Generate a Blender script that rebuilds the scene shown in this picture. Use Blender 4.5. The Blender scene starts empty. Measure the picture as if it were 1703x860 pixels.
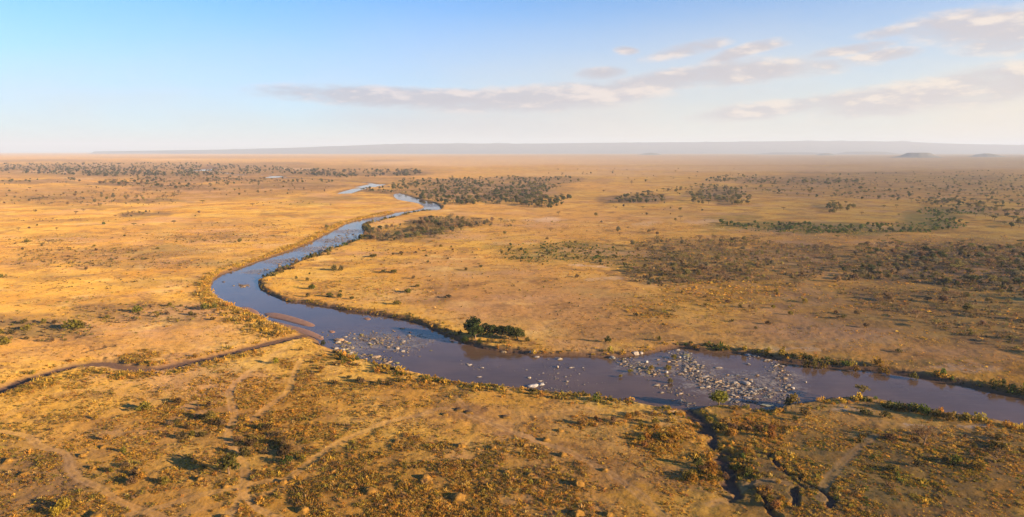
import bpy, math, random
import numpy as np
from mathutils import Vector, noise as mnoise

random.seed(7)
rng = np.random.default_rng(11)
sc = bpy.context.scene
COL = sc.collection

# ------------------------------------------------------------------ camera
CAM_H = 100.0
F = 1151.0                      # focal length in reference pixels (1703 wide)
CX, CY = 851.5, 430.0
PITCH = math.atan((CY - 251.0) / F)
cam_d = bpy.data.cameras.new('camera')
cam_d.sensor_width = 36.0
cam_d.lens = 36.0 * F / 1703.0
cam_d.clip_start = 1.0
cam_d.clip_end = 200000.0
cam = bpy.data.objects.new('camera', cam_d)
COL.objects.link(cam)
cam.location = (0, 0, CAM_H)
cam.rotation_euler = (math.pi / 2 - PITCH, 0, 0)
sc.camera = cam

# ------------------------------------------------------------------ sun and sky
SUN_EL = math.radians(13.0)
SUN_AZ = math.radians(114.0)    # clockwise from +Y (the view direction)
sun_d = bpy.data.lights.new('sun', 'SUN')
sun_d.energy = 5.0
sun_d.angle = math.radians(0.55)
sun_d.color = (1.0, 0.69, 0.37)
sun = bpy.data.objects.new('sun', sun_d)
COL.objects.link(sun)
to_sun = Vector((math.sin(SUN_AZ) * math.cos(SUN_EL), math.cos(SUN_AZ) * math.cos(SUN_EL), math.sin(SUN_EL)))
sun.rotation_euler = to_sun.to_track_quat('Z', 'Y').to_euler()

SKY_STRENGTH = 0.064
world = bpy.data.worlds.new('World')
sc.world = world
world.use_nodes = True
wn, wl = world.node_tree.nodes, world.node_tree.links
wn.clear()


class NT:
    """small helper for node graphs"""
    def __init__(self, tree):
        self.t, self.n, self.l = tree, tree.nodes, tree.links

    def node(self, kind, **kw):
        n = self.n.new(kind)
        for k, v in kw.items():
            setattr(n, k, v)
        return n

    def put(self, sock, v):
        if hasattr(v, 'is_linked') or hasattr(v, 'links'):
            self.l.new(v, sock)
        else:
            sock.default_value = v

    def math(self, op, a, b=0.0, c=None, clamp=False):
        n = self.node('ShaderNodeMath', operation=op, use_clamp=clamp)
        self.put(n.inputs[0], a)
        self.put(n.inputs[1], b)
        if c is not None:
            self.put(n.inputs[2], c)
        return n.outputs[0]

    def ramp(self, v, lo, hi, a=0.0, b=1.0, smooth=True):
        n = self.node('ShaderNodeMapRange', interpolation_type='SMOOTHSTEP' if smooth else 'LINEAR')
        self.put(n.inputs['Value'], v)
        n.inputs['From Min'].default_value = lo
        n.inputs['From Max'].default_value = hi
        n.inputs['To Min'].default_value = a
        n.inputs['To Max'].default_value = b
        return n.outputs[0]

    def mix(self, f, a, b, blend='MIX'):
        n = self.node('ShaderNodeMix', data_type='RGBA', blend_type=blend)
        self.put(n.inputs[0], f)
        for s, v in ((n.inputs[6], a), (n.inputs[7], b)):
            if isinstance(v, (tuple, list)):
                s.default_value = (*v[:3], 1.0)
            else:
                self.l.new(v, s)
        return n.outputs[2]

    def noise(self, vec, scale, detail=3.0, rough=0.55, out=0):
        n = self.node('ShaderNodeTexNoise')
        self.put(n.inputs['Vector'], vec)
        n.inputs['Scale'].default_value = scale
        n.inputs['Detail'].default_value = detail
        n.inputs['Roughness'].default_value = rough
        return n.outputs[out]

    def xyz(self, v):
        n = self.node('ShaderNodeSeparateXYZ')
        self.l.new(v, n.inputs[0])
        return n.outputs

    def vec(self, x, y, z):
        n = self.node('ShaderNodeCombineXYZ')
        for s, v in zip(n.inputs, (x, y, z)):
            self.put(s, v)
        return n.outputs[0]


def azel(px, py):
    """direction (azimuth, elevation) of a place in the sky"""
    d = Vector((0, math.cos(PITCH), -math.sin(PITCH))) + Vector(((px - CX) / F, 0, 0)) - (py - CY) / F * Vector((0, math.sin(PITCH), math.cos(PITCH)))
    d.normalize()
    return math.atan2(d.x, d.y), math.asin(d.z)


W = NT(world.node_tree)
sky = W.node('ShaderNodeTexSky', sky_type='NISHITA')
sky.sun_disc = False
sky.sun_elevation = SUN_EL
sky.sun_rotation = SUN_AZ
sky.altitude = 1500.0
sky.air_density = 1.0
sky.dust_density = 0.4
sky.ozone_density = 4.0
wcoord = W.node('ShaderNodeTexCoord').outputs['Generated']
dx, dy, dz = W.xyz(wcoord)
az = W.math('ARCTAN2', dx, dy)
el = W.math('ARCSINE', dz)
# cloud texture in a stretched (azimuth, elevation) space, so that the decks lie flat
cvec = W.vec(W.math('MULTIPLY', az, 1.0), W.math('MULTIPLY', el, 3.4), 0.3)
cn = W.noise(cvec, 11.0, 8.0, 0.62)
cn2 = W.noise(cvec, 34.0, 5.0, 0.6)
cn3 = W.noise(cvec, 95.0, 4.0, 0.65)
cnoise = W.math('ADD', W.math('ADD', W.math('MULTIPLY', cn, 0.62), W.math('MULTIPLY', cn2, 0.26)), W.math('MULTIPLY', cn3, 0.12))
# the same field a step towards the sun: what thins out that way is lit
cvecb = W.vec(W.math('ADD', az, 0.012), W.math('MULTIPLY', W.math('ADD', el, 0.010), 3.4), 0.3)
cnb = W.math('ADD', W.math('MULTIPLY', W.noise(cvecb, 11.0, 8.0, 0.62), 0.62), W.math('MULTIPLY', W.noise(cvecb, 34.0, 5.0, 0.6), 0.26))
relief = W.math('SUBTRACT', W.math('ADD', W.math('MULTIPLY', cn, 0.62), W.math('MULTIPLY', cn2, 0.26)), cnb)
# cloud banks: (px, py, half width, half height, tilt, strength)
BANKS = [
    (690, 163, 235, 17, 0.02, 1.15), (800, 172, 200, 16, 0.0, .95), (900, 160, 240, 20, -0.06, 1.05), (1090, 138, 190, 18, -0.14, 1.05),
    (1230, 122, 165, 18, -0.05, 1.0), (1140, 83, 62, 11, -0.16, .9), (1232, 86, 62, 9, -0.25, .85), (1270, 77, 38, 7, -0.1, .85),
    (1042, 84, 20, 7, 0.05, 0.95), (1000, 123, 44, 10, -0.05, .9), (1408, 84, 66, 8, -0.1, .85), (1468, 91, 52, 9, -0.06, .85),
    (1650, 44, 115, 25, 0.03, .95), (1690, 74, 70, 14, 0.0, .7), (1470, 54, 40, 8, -0.1, 0.6),
    (1370, 172, 200, 15, -0.10, .8), (1560, 152, 200, 24, -0.14, .85), (1700, 138, 150, 30, -0.12, .85),
]
cov = None
for (bx, by, bw, bh, tl, st) in BANKS:
    a0, e0 = azel(bx, by)
    rw, rh = bw / F * 1.08, bh / F * 1.12
    da = W.math('SUBTRACT', az, a0)
    de = W.math('ADD', W.math('SUBTRACT', el, e0), W.math('MULTIPLY', da, tl))
    q = W.math('ADD', W.math('POWER', W.math('ABSOLUTE', W.math('DIVIDE', da, rw)), 2.0),
               W.math('POWER', W.math('ABSOLUTE', W.math('DIVIDE', de, rh)), 2.0))
    b = W.math('MULTIPLY', W.math('SUBTRACT', 1.0, q), st * 0.62)
    b = W.math('MAXIMUM', b, -0.8)
    cov = b if cov is None else W.math('MAXIMUM', cov, b)
# beyond the frame the same broken decks go on
wide = W.ramp(W.math('ABSOLUTE', az), 0.72, 1.0, -1.0, 0.0)
deck = W.math('ADD', W.math('MULTIPLY', W.math('SUBTRACT', W.noise(cvec, 2.2, 3.0, 0.5), 0.55), 2.2), wide)
deck = W.math('ADD', deck, W.ramp(el, 0.02, 0.10, -1.0, 0.0))
deck = W.math('ADD', deck, W.ramp(el, 0.5, 0.9, 0.0, -1.0))
cov = W.math('MAXIMUM', cov, deck)
raw = W.math('ADD', cov, W.math('MULTIPLY', W.math('SUBTRACT', cnoise, 0.5), 2.1))
alpha = W.ramp(raw, -0.16, 0.56)
alpha = W.math('MULTIPLY', alpha, 0.82)
# thin pale veil that closes the lower sky, thickest under the decks and towards the sun
veil_s = W.ramp(az, -0.55, 0.75, 0.0, 1.0)
veil = W.math('MULTIPLY', W.ramp(W.math('SUBTRACT', el, W.math('MULTIPLY', veil_s, 0.045)), 0.25, -0.03, 0.0, 1.0), W.math('ADD', 0.95, W.math('MULTIPLY', veil_s, 0.04)))
veil = W.math('MULTIPLY', veil, W.ramp(W.noise(cvec, 3.0, 4.0, 0.55), 0.25, 0.7, 0.75, 1.0))
K = 0.655 / SKY_STRENGTH
SKY_GAIN = (0.52, 0.86, 1.02)
veil_col = W.mix(veil_s, (0.300 * K, 0.280 * K, 0.276 * K), (0.400 * K, 0.352 * K, 0.280 * K))
lit = W.math('ADD', W.ramp(relief, -0.02, 0.11), W.ramp(raw, 0.30, -0.05, 0.0, 0.45), clamp=True)
cl_dark = W.mix(veil_s, (0.205 * K, 0.200 * K, 0.232 * K), (0.275 * K, 0.248 * K, 0.248 * K))
cl_lit = W.mix(veil_s, (0.33 * K, 0.285 * K, 0.29 * K), (0.41 * K, 0.345 * K, 0.285 * K))
cl_col = W.mix(lit, cl_dark, cl_lit)
c1 = W.mix(1.0, sky.outputs[0], SKY_GAIN, 'MULTIPLY')
c2 = W.mix(veil, c1, veil_col)
# grey shade of thin rain haze hanging under the decks
shade = None
for (bx, by, bw, bh, st) in [(840, 196, 360, 50, .62), (1180, 170, 260, 40, .35), (1480, 190, 340, 48, .45)]:
    a0, e0 = azel(bx, by)
    q = W.math('ADD', W.math('POWER', W.math('ABSOLUTE', W.math('DIVIDE', W.math('SUBTRACT', az, a0), bw / F)), 2.0), W.math('POWER', W.math('ABSOLUTE', W.math('DIVIDE', W.math('SUBTRACT', el, e0), bh / F)), 2.0))
    q = W.math('MULTIPLY', W.ramp(q, 1.0, 0.0), st)
    shade = q if shade is None else W.math('MAXIMUM', shade, q)
shade = W.math('MULTIPLY', shade, W.ramp(cn, 0.3, 0.7, 0.6, 1.0))
c2 = W.mix(shade, c2, W.mix(veil_s, (0.235 * K, 0.240 * K, 0.272 * K), (0.335 * K, 0.300 * K, 0.265 * K)))
c3 = W.mix(alpha, c2, cl_col)
bg = W.node('ShaderNodeBackground')
bg.inputs['Strength'].default_value = SKY_STRENGTH
wl.new(c3, bg.inputs['Color'])
wo = W.node('ShaderNodeOutputWorld')
wl.new(bg.outputs[0], wo.inputs['Surface'])

sc.view_settings.view_transform = 'Standard'
sc.view_settings.look = 'None'
sc.view_settings.gamma = 1.0
sc.view_settings.use_curve_mapping = False
sc.view_settings.exposure = 1.9
sc.render.engine = 'CYCLES'
sc.cycles.use_denoising = True
sc.cycles.max_bounces = 3
sc.cycles.diffuse_bounces = 1
sc.cycles.glossy_bounces = 1
sc.cycles.volume_bounces = 0
sc.cycles.transparent_max_bounces = 6


# ------------------------------------------------------------------ survey helpers
WATER = -1.9


def to_ground(px, py, z=0.0):
    """photo place -> place on the plain at height z"""
    px = np.asarray(px, float)
    py = np.asarray(py, float)
    a = (px - CX) / F
    b = -(py - CY) / F
    vy = math.cos(PITCH) + b * math.sin(PITCH)
    vz = -math.sin(PITCH) + b * math.cos(PITCH)
    t = (z - CAM_H) / vz
    return t * a, t * vy


def to_photo(x, y, z=0.0):
    zz = z - CAM_H
    f = y * math.cos(PITCH) - zz * math.sin(PITCH)
    u = y * math.sin(PITCH) + zz * math.cos(PITCH)
    f = np.where(f < 1.0, 1.0, f)
    return CX + F * x / f, CY - F * u / f


def _hash(ix, iy, seed):
    h = (ix.astype(np.int64) * 374761393 + iy.astype(np.int64) * 668265263 + seed * 144665) & 0xFFFFFFFF
    h = ((h ^ (h >> 13)) * 1274126177) & 0xFFFFFFFF
    h = h ^ (h >> 16)
    return (h & 0xFFFFFF).astype(np.float64) / 0xFFFFFF


def vnoise(x, y, seed=0):
    ix, iy = np.floor(x), np.floor(y)
    fx, fy = x - ix, y - iy
    fx = fx * fx * (3 - 2 * fx)
    fy = fy * fy * (3 - 2 * fy)
    a = _hash(ix, iy, seed)
    b = _hash(ix + 1, iy, seed)
    c = _hash(ix, iy + 1, seed)
    d = _hash(ix + 1, iy + 1, seed)
    return (a + (b - a) * fx) * (1 - fy) + (c + (d - c) * fx) * fy


def fbm(x, y, seed=0, oct=4):
    s, a, t = 0.0, 0.5, 0.0
    for k in range(oct):
        s = s + a * vnoise(x, y, seed + 17 * k)
        t += a
        x, y, a = x * 2.03 + 13.7, y * 2.03 + 5.1, a * 0.55
    return s / t


def sstep(lo, hi, v):
    t = np.clip((v - lo) / (hi - lo), 0, 1)
    return t * t * (3 - 2 * t)


def tiles(x, y):
    """groups of neighbouring places (finer near the camera's foot)"""
    lr = np.floor(np.log(np.hypot(x, y) + 20.0) / .09).astype(np.int64)
    az_ = np.floor(np.arctan2(x, y) / .09).astype(np.int64)
    key = lr * 1000 + az_
    o = np.argsort(key, kind='stable')
    ks = key[o]
    cuts = np.concatenate([[0], np.nonzero(np.diff(ks))[0] + 1, [len(ks)]])
    return o, cuts


def dist_line(x, y, pts, closed=False, sign=False, reach=1e9):
    """distance from places to a polyline; sign=True makes it negative inside a closed one"""
    pts = np.asarray(pts, float)
    a = pts if closed else pts[:-1]
    b = np.roll(pts, -1, 0) if closed else pts[1:]
    e = b - a
    L = (e * e).sum(1) + 1e-9
    best = np.full(x.shape, 1e6)
    if len(x) == 0:
        return best
    o, cuts = tiles(x, y)
    for k in range(len(cuts) - 1):
        idx = o[cuts[k]:cuts[k + 1]]
        xs, ys = x[idx], y[idx]
        cx, cy = (xs.min() + xs.max()) / 2, (ys.min() + ys.max()) / 2
        rad = math.hypot(xs.max() - cx, ys.max() - cy) + 1e-6
        t = np.clip(((cx - a[:, 0]) * e[:, 0] + (cy - a[:, 1]) * e[:, 1]) / L, 0, 1)
        dc = np.hypot(cx - a[:, 0] - t * e[:, 0], cy - a[:, 1] - t * e[:, 1])
        m0 = dc.min()
        sg = 1.0
        if m0 - rad > reach:
            d = np.full(xs.shape, m0)
        else:
            d2 = np.full(xs.shape, 1e14)
            for i in np.nonzero(dc <= m0 + 2 * rad)[0]:
                tt = np.clip(((xs - a[i, 0]) * e[i, 0] + (ys - a[i, 1]) * e[i, 1]) / L[i], 0, 1)
                d2 = np.minimum(d2, (xs - a[i, 0] - tt * e[i, 0]) ** 2 + (ys - a[i, 1] - tt * e[i, 1]) ** 2)
            d = np.sqrt(d2)
        if sign:
            if m0 > rad:
                if inside(np.array([cx]), np.array([cy]), pts)[0]:
                    d = -d
            else:
                d = np.where(inside(xs, ys, pts), -d, d)
        best[idx] = d
    return best


def inside(x, y, pts):
    pts = np.asarray(pts, float)
    r = np.zeros(x.shape, bool)
    nxt = np.roll(pts, -1, 0)
    hit = (np.minimum(pts[:, 1], nxt[:, 1]) <= y.max()) & (np.maximum(pts[:, 1], nxt[:, 1]) >= y.min()) & (np.maximum(pts[:, 0], nxt[:, 0]) >= x.min()) & (pts[:, 1] != nxt[:, 1])
    for i in np.nonzero(hit)[0]:
        ax, ay = pts[i]
        bx, by = nxt[i]
        c = (ay > y) != (by > y)
        r ^= c & (x < (bx - ax) * (y - ay) / (by - ay) + ax)
    return r


def smooth_line(p, n=3):
    """Chaikin corner cutting"""
    p = np.asarray(p, float)
    for _ in range(n):
        q = np.empty((2 * len(p), 2))
        q[0] = p[0]
        q[-1] = p[-1]
        q[1:-1:2] = 0.75 * p[:-1] + 0.25 * p[1:]
        q[2:-1:2] = 0.25 * p[:-1] + 0.75 * p[1:]
        p = q
    return p


def ground_line(pp, z=0.0, n=2):
    p = np.array(pp, float)
    x, y = to_ground(p[:, 0], p[:, 1], z)
    return smooth_line(np.stack([x, y], 1), n)


# ------------------------------------------------------------------ the river and other lines of the survey
BANK_W = [(653, 323.5), (658, 331), (673, 335), (694, 337.6), (706, 343), (704, 347), (690, 350), (673, 351.5), (651, 355), (630, 359.6),
          (595, 366), (577, 371), (550, 385), (525, 399), (493, 413), (454, 426), (402, 445), (387, 451), (360, 459), (351, 473),
          (351, 488), (371, 501), (393, 511), (431, 528), (470, 545), (505, 556), (530, 566), (531, 574), (553, 581), (579, 592),
          (610, 601), (652, 612), (703, 625), (736, 632.5), (775, 638), (824, 641.5), (866, 645.6), (910, 652), (977, 657), (1030, 665.5),
          (1065, 672), (1109, 679), (1140, 684), (1180, 675), (1224, 675), (1269, 685), (1291, 679), (1340, 670), (1388, 661), (1441, 659),
          (1468, 667), (1512, 677), (1570, 688), (1627, 695), (1703, 710), (1800, 733), (2000, 790)]
BANK_E = [(664, 321.5), (687, 328.8), (706, 334), (722, 337.6), (731, 343), (733.5, 348), (725, 350.5), (713, 350.8), (692, 352.5), (669, 357.5),
          (651, 362.5), (630, 368), (613, 371.5), (599, 375), (606, 385), (603, 393), (583, 404), (550, 415.5), (507, 431), (475, 446),
          (431, 463), (428, 473), (433, 483), (455, 493.5), (477, 503), (506, 505), (536, 510.5), (570, 517.7), (617, 523.5), (646, 528),
          (678, 533.7), (703, 540), (753, 564), (780, 575), (820, 583.8), (864, 588), (888, 592.6), (946, 592.6), (1008, 596), (1050, 593),
          (1091, 586), (1118, 579), (1140, 579), (1166, 586), (1220, 588), (1255, 591), (1304, 601.5), (1349, 608), (1402, 612.5), (1450, 617),
          (1512, 625.8), (1574, 636.8), (1609, 643.4), (1645, 652), (1703, 663), (1800, 682), (2000, 725)]
bw = ground_line(BANK_W, WATER, 2)
be = ground_line(BANK_E, WATER, 2)
RIVER = np.concatenate([bw, be[::-1]])
UPSTREAM = [(660, 324), (625, 321.5), (592, 322.5), (571, 321.5), (585, 317), (610, 311), (627, 308), (615, 304.5), (570, 301), (520, 298),
            (480, 296), (463, 294), (440, 291.8), (400, 291), (375, 288), (352, 284.5), (333, 283), (345, 279.5), (354, 277.5), (340, 274)]
upl = ground_line(UPSTREAM, WATER, 2)
REACHES = [(ground_line([(572, 322), (585, 317.5), (600, 313.5)], WATER, 1), 16), (ground_line([(606, 311.5), (618, 309), (627, 307)], WATER, 1), 26), (ground_line([(450, 295.5), (463, 293.5)], WATER, 0), 26), (ground_line([(394, 291.3), (412, 291)], WATER, 0), 24), (ground_line([(333, 284), (345, 281), (354, 278)], WATER, 1), 40)]
CREEK = ground_line([(-160, 720), (-60, 678), (0, 650), (44, 632), (88, 619), (132, 608), (177, 605), (207, 613), (247, 618), (300, 607), (353, 595),
                     (397, 585), (442, 573), (495, 561), (522, 554)], -1.2, 2)
GULLY = ground_line([(1142, 680), (1153, 688), (1175, 709), (1189, 738), (1200, 762), (1211, 789), (1215, 811), (1226, 829)], -1.0, 2)
GULLY_B = ground_line([(1250, 812), (1262, 821), (1274, 834), (1289, 857), (1300, 880)], 0, 2)
GULLY_C = ground_line([(1281, 757), (1293, 770), (1308, 782), (1326, 801), (1341, 812)], 0, 2)
GULLY_D = ground_line([(1335, 793), (1352, 806), (1368, 815), (1382, 826), (1379, 845)], 0, 2)
GULLY_E = ground_line([(1324, 815), (1321, 826), (1326, 838)], 0, 1)
DITCH = ground_line([(136, 585), (150, 581.5), (170, 577)], 0, 1)
GULLIES = [(GULLY, 3.2, 1.4), (GULLY_B, 1.5, 1.1), (GULLY_C, 1.0, 0.5), (GULLY_D, 1.2, 0.6), (GULLY_E, 1.3, 0.9), (DITCH, 1.2, 1.0)]
TRACKS = [
    ([(-60, 714), (0, 717), (30, 721.6), (51, 727), (65, 741), (77, 746), (109, 752), (114, 765), (119, 785), (137, 799), (167, 811), (186, 825), (200, 834), (224, 844), (285, 866)], .65),
    ([(500, 560), (470, 580), (446, 597), (411, 621), (380, 648), (384, 672), (392, 692), (384, 711), (377, 728), (390, 749), (405, 770), (409, 791), (405, 818), (394, 839), (378, 866)], .75),
    ([(405, 822), (421, 841), (452, 858), (475, 868)], 0.8),
    ([(215, 858), (300, 835), (342, 822), (384, 812), (430, 803), (478, 797), (499, 782), (520, 768), (560, 736), (602, 719), (640, 702), (700, 690)], 0.75),
    ([(700, 690), (735, 676), (780, 690), (830, 709), (902, 736), (944, 749), (975, 766), (1006, 782), (1038, 803), (1069, 828), (1115, 866)], 0.9),
    ([(1180, 838), (1215, 825), (1232, 810), (1255, 801), (1282, 799), (1306, 804)], 0.9),
    ([(1365, 830), (1371, 807), (1393, 780), (1424, 745), (1456, 726)], 0.8),
    ([(500, 600), (490, 617), (481, 652), (460, 668), (441, 679), (420, 700)], 0.7),
    ([(280, 866), (350, 842), (470, 815), (530, 780)], 0.4),
    ([(0, 700), (60, 660), (200, 640), (330, 612), (420, 600), (470, 585)], 0.4),
    ([(210, 380), (225, 425), (238, 452), (232, 475)], 0.35),
    ([(690, 540), (715, 515), (735, 492), (745, 470), (738, 445), (760, 420)], .5),
    ([(880, 560), (930, 530), (985, 500), (1030, 470)], .35),
    ([(1010, 560), (1080, 530), (1130, 520), (1230, 505)], .35),
    ([(1330, 590), (1400, 570), (1470, 548), (1560, 540), (1660, 548)], .4),
    ([(780, 530), (860, 505), (960, 490), (1100, 500)], .35),
    ([(0, 500), (90, 488), (180, 470), (260, 452), (340, 440)], .3),
    ([(60, 580), (140, 560), (240, 550), (330, 545), (370, 520)], .4),
    ([(0, 430), (140, 455), (230, 475), (300, 500)], .3),
    ([(520, 500), (600, 480), (680, 440), (740, 420)], .3),
    ([(900, 690), (980, 676), (1060, 690), (1130, 700)], .4),
    ([(1450, 700), (1520, 712), (1600, 722), (1700, 740)], .45),
    ([(760, 660), (770, 676), (800, 695), (850, 705)], 0.5),
]
TRACKS = [(ground_line(p, 0, 2), w) for p, w in TRACKS]

# patches of ground cover: (px, py, half width, half height, strength)
SOIL = [(900, 510, 170, 40, .95), (800, 480, 150, 40, .7), (1000, 545, 150, 25, .75), (1150, 562, 110, 15, .6), (1350, 560, 150, 30, .85), (1560, 590, 130, 28, .8),
        (740, 450, 60, 30, .7), (620, 490, 60, 18, .3), (900, 700, 150, 22, .6), (1000, 760, 100, 45, .6), (1130, 800, 80, 18, .9), (1110, 690, 70, 10, .7),
        (1440, 690, 90, 20, .6), (1500, 730, 130, 50, .35), (300, 555, 170, 25, .5), (200, 572, 200, 14, .6), (110, 592, 130, 8, .6), (330, 635, 110, 22, .4),
        (60, 795, 80, 45, .55), (1120, 360, 90, 15, .35), (980, 375, 140, 20, .35), (1260, 785, 28, 20, .7), (180, 725, 120, 30, .35), (700, 640, 160, 14, .25), (690, 690, 120, 14, .3)]
TUFT = [(300, 760, 420, 110, .42), (1000, 810, 260, 80, .3), (1450, 790, 280, 90, .4), (560, 660, 200, 30, .4), (650, 812, 290, 80, 1.0), (560, 740, 120, 40, .55), (860, 845, 120, 65, .8), (440, 700, 90, 60, .75), (330, 700, 70, 40, .8), (470, 745, 50, 32, .95),
        (300, 790, 70, 30, .5), (230, 800, 60, 30, .6), (130, 708, 70, 15, .5), (480, 640, 60, 24, .7), (520, 605, 60, 15, .7), (640, 640, 130, 14, .55),
        (1100, 732, 50, 26, 1.1), (1175, 780, 36, 30, 1.0), (1010, 700, 70, 9, .6), (1290, 828, 48, 32, .95), (1235, 712, 55, 26, .7), (1290, 722, 45, 20, .6),
        (1180, 492, 90, 26, .55), (1080, 512, 60, 18, .5), (1260, 480, 80, 18, .45), (470, 845, 80, 40, .6), (230, 600, 40, 20, .9), (190, 620, 60, 8, .6), (80, 640, 60, 12, .5),
        (760, 745, 40, 20, .7), (880, 770, 40, 60, .7), (960, 830, 30, 20, .5), (50, 745, 60, 18, .45), (40, 840, 90, 22, .4), (1640, 800, 120, 60, .45), (1480, 830, 120, 40, .45), (390, 640, 80, 30, .45), (640, 480, 110, 24, .3),
        (1240, 850, 60, 30, .7), (1140, 735, 30, 40, .6)]
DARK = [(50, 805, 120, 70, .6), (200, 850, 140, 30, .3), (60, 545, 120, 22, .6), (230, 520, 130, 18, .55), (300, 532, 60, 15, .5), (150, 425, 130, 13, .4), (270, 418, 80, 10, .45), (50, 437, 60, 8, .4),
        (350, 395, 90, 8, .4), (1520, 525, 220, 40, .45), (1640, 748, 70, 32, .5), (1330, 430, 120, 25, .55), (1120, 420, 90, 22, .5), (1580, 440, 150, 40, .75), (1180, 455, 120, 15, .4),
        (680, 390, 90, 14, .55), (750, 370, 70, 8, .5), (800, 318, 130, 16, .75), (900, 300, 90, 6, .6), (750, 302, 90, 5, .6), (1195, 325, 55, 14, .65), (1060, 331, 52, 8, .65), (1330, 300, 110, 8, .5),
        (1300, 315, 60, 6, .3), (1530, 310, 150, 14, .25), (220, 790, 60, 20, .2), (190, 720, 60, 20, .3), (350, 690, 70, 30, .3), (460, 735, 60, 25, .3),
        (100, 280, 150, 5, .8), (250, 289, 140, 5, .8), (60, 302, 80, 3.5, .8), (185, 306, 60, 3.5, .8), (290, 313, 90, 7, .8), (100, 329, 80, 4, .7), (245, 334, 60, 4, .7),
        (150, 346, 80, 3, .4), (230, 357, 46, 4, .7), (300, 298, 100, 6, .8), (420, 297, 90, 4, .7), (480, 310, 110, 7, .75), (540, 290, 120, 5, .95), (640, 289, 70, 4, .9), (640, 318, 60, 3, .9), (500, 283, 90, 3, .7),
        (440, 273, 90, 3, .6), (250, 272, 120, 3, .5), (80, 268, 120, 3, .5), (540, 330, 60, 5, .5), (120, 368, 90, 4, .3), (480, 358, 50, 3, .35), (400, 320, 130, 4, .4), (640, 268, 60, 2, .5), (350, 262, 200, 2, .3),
        (1620, 295, 60, 4, .5), (1440, 288, 120, 3, .4), (280, 284, 400, 14, .62), (100, 325, 130, 16, .45), (330, 322, 140, 12, .42), (480, 300, 160, 10, .45), (1500, 305, 220, 22, .3), (1350, 320, 120, 10, .25), (1450, 800, 290, 75, .5), (1600, 740, 140, 45, .42), (620, 300, 60, 6, .5), (200, 440, 90, 7, .4), (330, 440, 70, 7, .35), (420, 395, 60, 5, .35), (120, 395, 90, 5, .35), (60, 460, 60, 6, .3), (240, 475, 70, 6, .3), (130, 500, 110, 6, .3), (300, 470, 50, 5, .3), (1480, 500, 200, 26, .5), (1650, 560, 90, 22, .4), (560, 440, 50, 5, .25), (640, 435, 60, 5, .3), (830, 450, 60, 6, .3), (980, 470, 60, 6, .25), (1080, 560, 60, 5, .3), (700, 500, 50, 6, .3), (740, 480, 24, 8, .35)]  # broad right-hand patches also put the backlit side's shade into the colour
GREEN = [(1400, 381, 160, 9, 1.0), (1260, 375, 70, 6, .8), (1550, 366, 40, 16, 1.0), (1600, 352, 60, 4, .7), (950, 420, 110, 16, .55), (1060, 440, 60, 12, .45), (1140, 430, 70, 14, .35), (1210, 362, 50, 7, .5),
         (1345, 772, 80, 50, .38), (1300, 810, 60, 40, .3), (830, 411, 30, 5, .5), (700, 385, 70, 10, .4), (1180, 590, 60, 4, .6), (510, 338, 40, 4, .45), (1180, 772, 25, 12, .6), (60, 548, 90, 10, .2), (1230, 385, 60, 4, .4),
         (1200, 640, 60, 5, .0), (1480, 600, 230, 6, .35), (1400, 790, 240, 65, .33)]
PALE = [(1150, 268, 420, 7, .55), (1250, 281, 300, 5, .4), (1000, 290, 120, 4, .3), (1600, 275, 160, 6, .45), (760, 272, 160, 5, .45), (300, 266, 60, 1.2, .4), (90, 286, 40, 1.2, .5), (500, 281, 50, 1.2, .5), (130, 296, 40, 1.0, .4), (1412, 684, 34, 4, .9), (1540, 704, 26, 4, .8), (1622, 713, 34, 5, .8), (972, 440, 26, 3.5, .8), (1020, 468, 22, 4, .5), (900, 366, 34, 5, .8), (1090, 372, 30, 4, .5), (1180, 366, 30, 4, .5), (1590, 612, 60, 5, .4), (1330, 583, 60, 4, .5), (1100, 684, 30, 6, .5),
        (700, 566, 30, 3, .2), (160, 275, 40, 1.5, .3)]  # far strips: pale sand plus painted haze; nearer ones: pale rock and soil


def patches(lst, px, py):
    m = np.zeros(px.shape)
    for (cx, cy, rx, ry, s) in lst:
        q = ((px - cx) / rx) ** 2 + ((py - cy) / ry) ** 2
        m = np.maximum(m, s * np.clip(1.35 - 0.85 * q, 0, 1) * (q < 1.6))
    return m


def cover(x, y):
    """the ground cover at places of the plain, with its painted shade and haze"""
    px, py = to_photo(x, y, 0.0)
    depth = np.clip((py - 250) / 600.0, 0.004, 1.2)
    w1 = fbm(px / 46, py / 15 + 7, 3, 4) - 0.5
    w2 = fbm(px / 46 + 31, py / 15, 9, 4) - 0.5
    qx = px + w1 * 90
    qy = py + w2 * (1 + 60 * depth)
    g = {}
    for k, l in (('soil', SOIL), ('tuft', TUFT), ('dark', DARK), ('green', GREEN), ('pale', PALE)):
        g[k] = patches(l, qx, qy)
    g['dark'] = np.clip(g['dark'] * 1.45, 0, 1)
    return g, px, py


def river_sd(x, y):
    """signed distance to the water's edge: negative on the water"""
    d1 = dist_line(x, y, RIVER, True, sign=True, reach=1400)
    d2 = dist_line(x, y, upl, reach=1400) - 5.0
    for ln, hw in REACHES:
        d2 = np.minimum(d2, dist_line(x, y, ln, reach=1400) - hw)
    return np.minimum(d1, d2)


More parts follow.
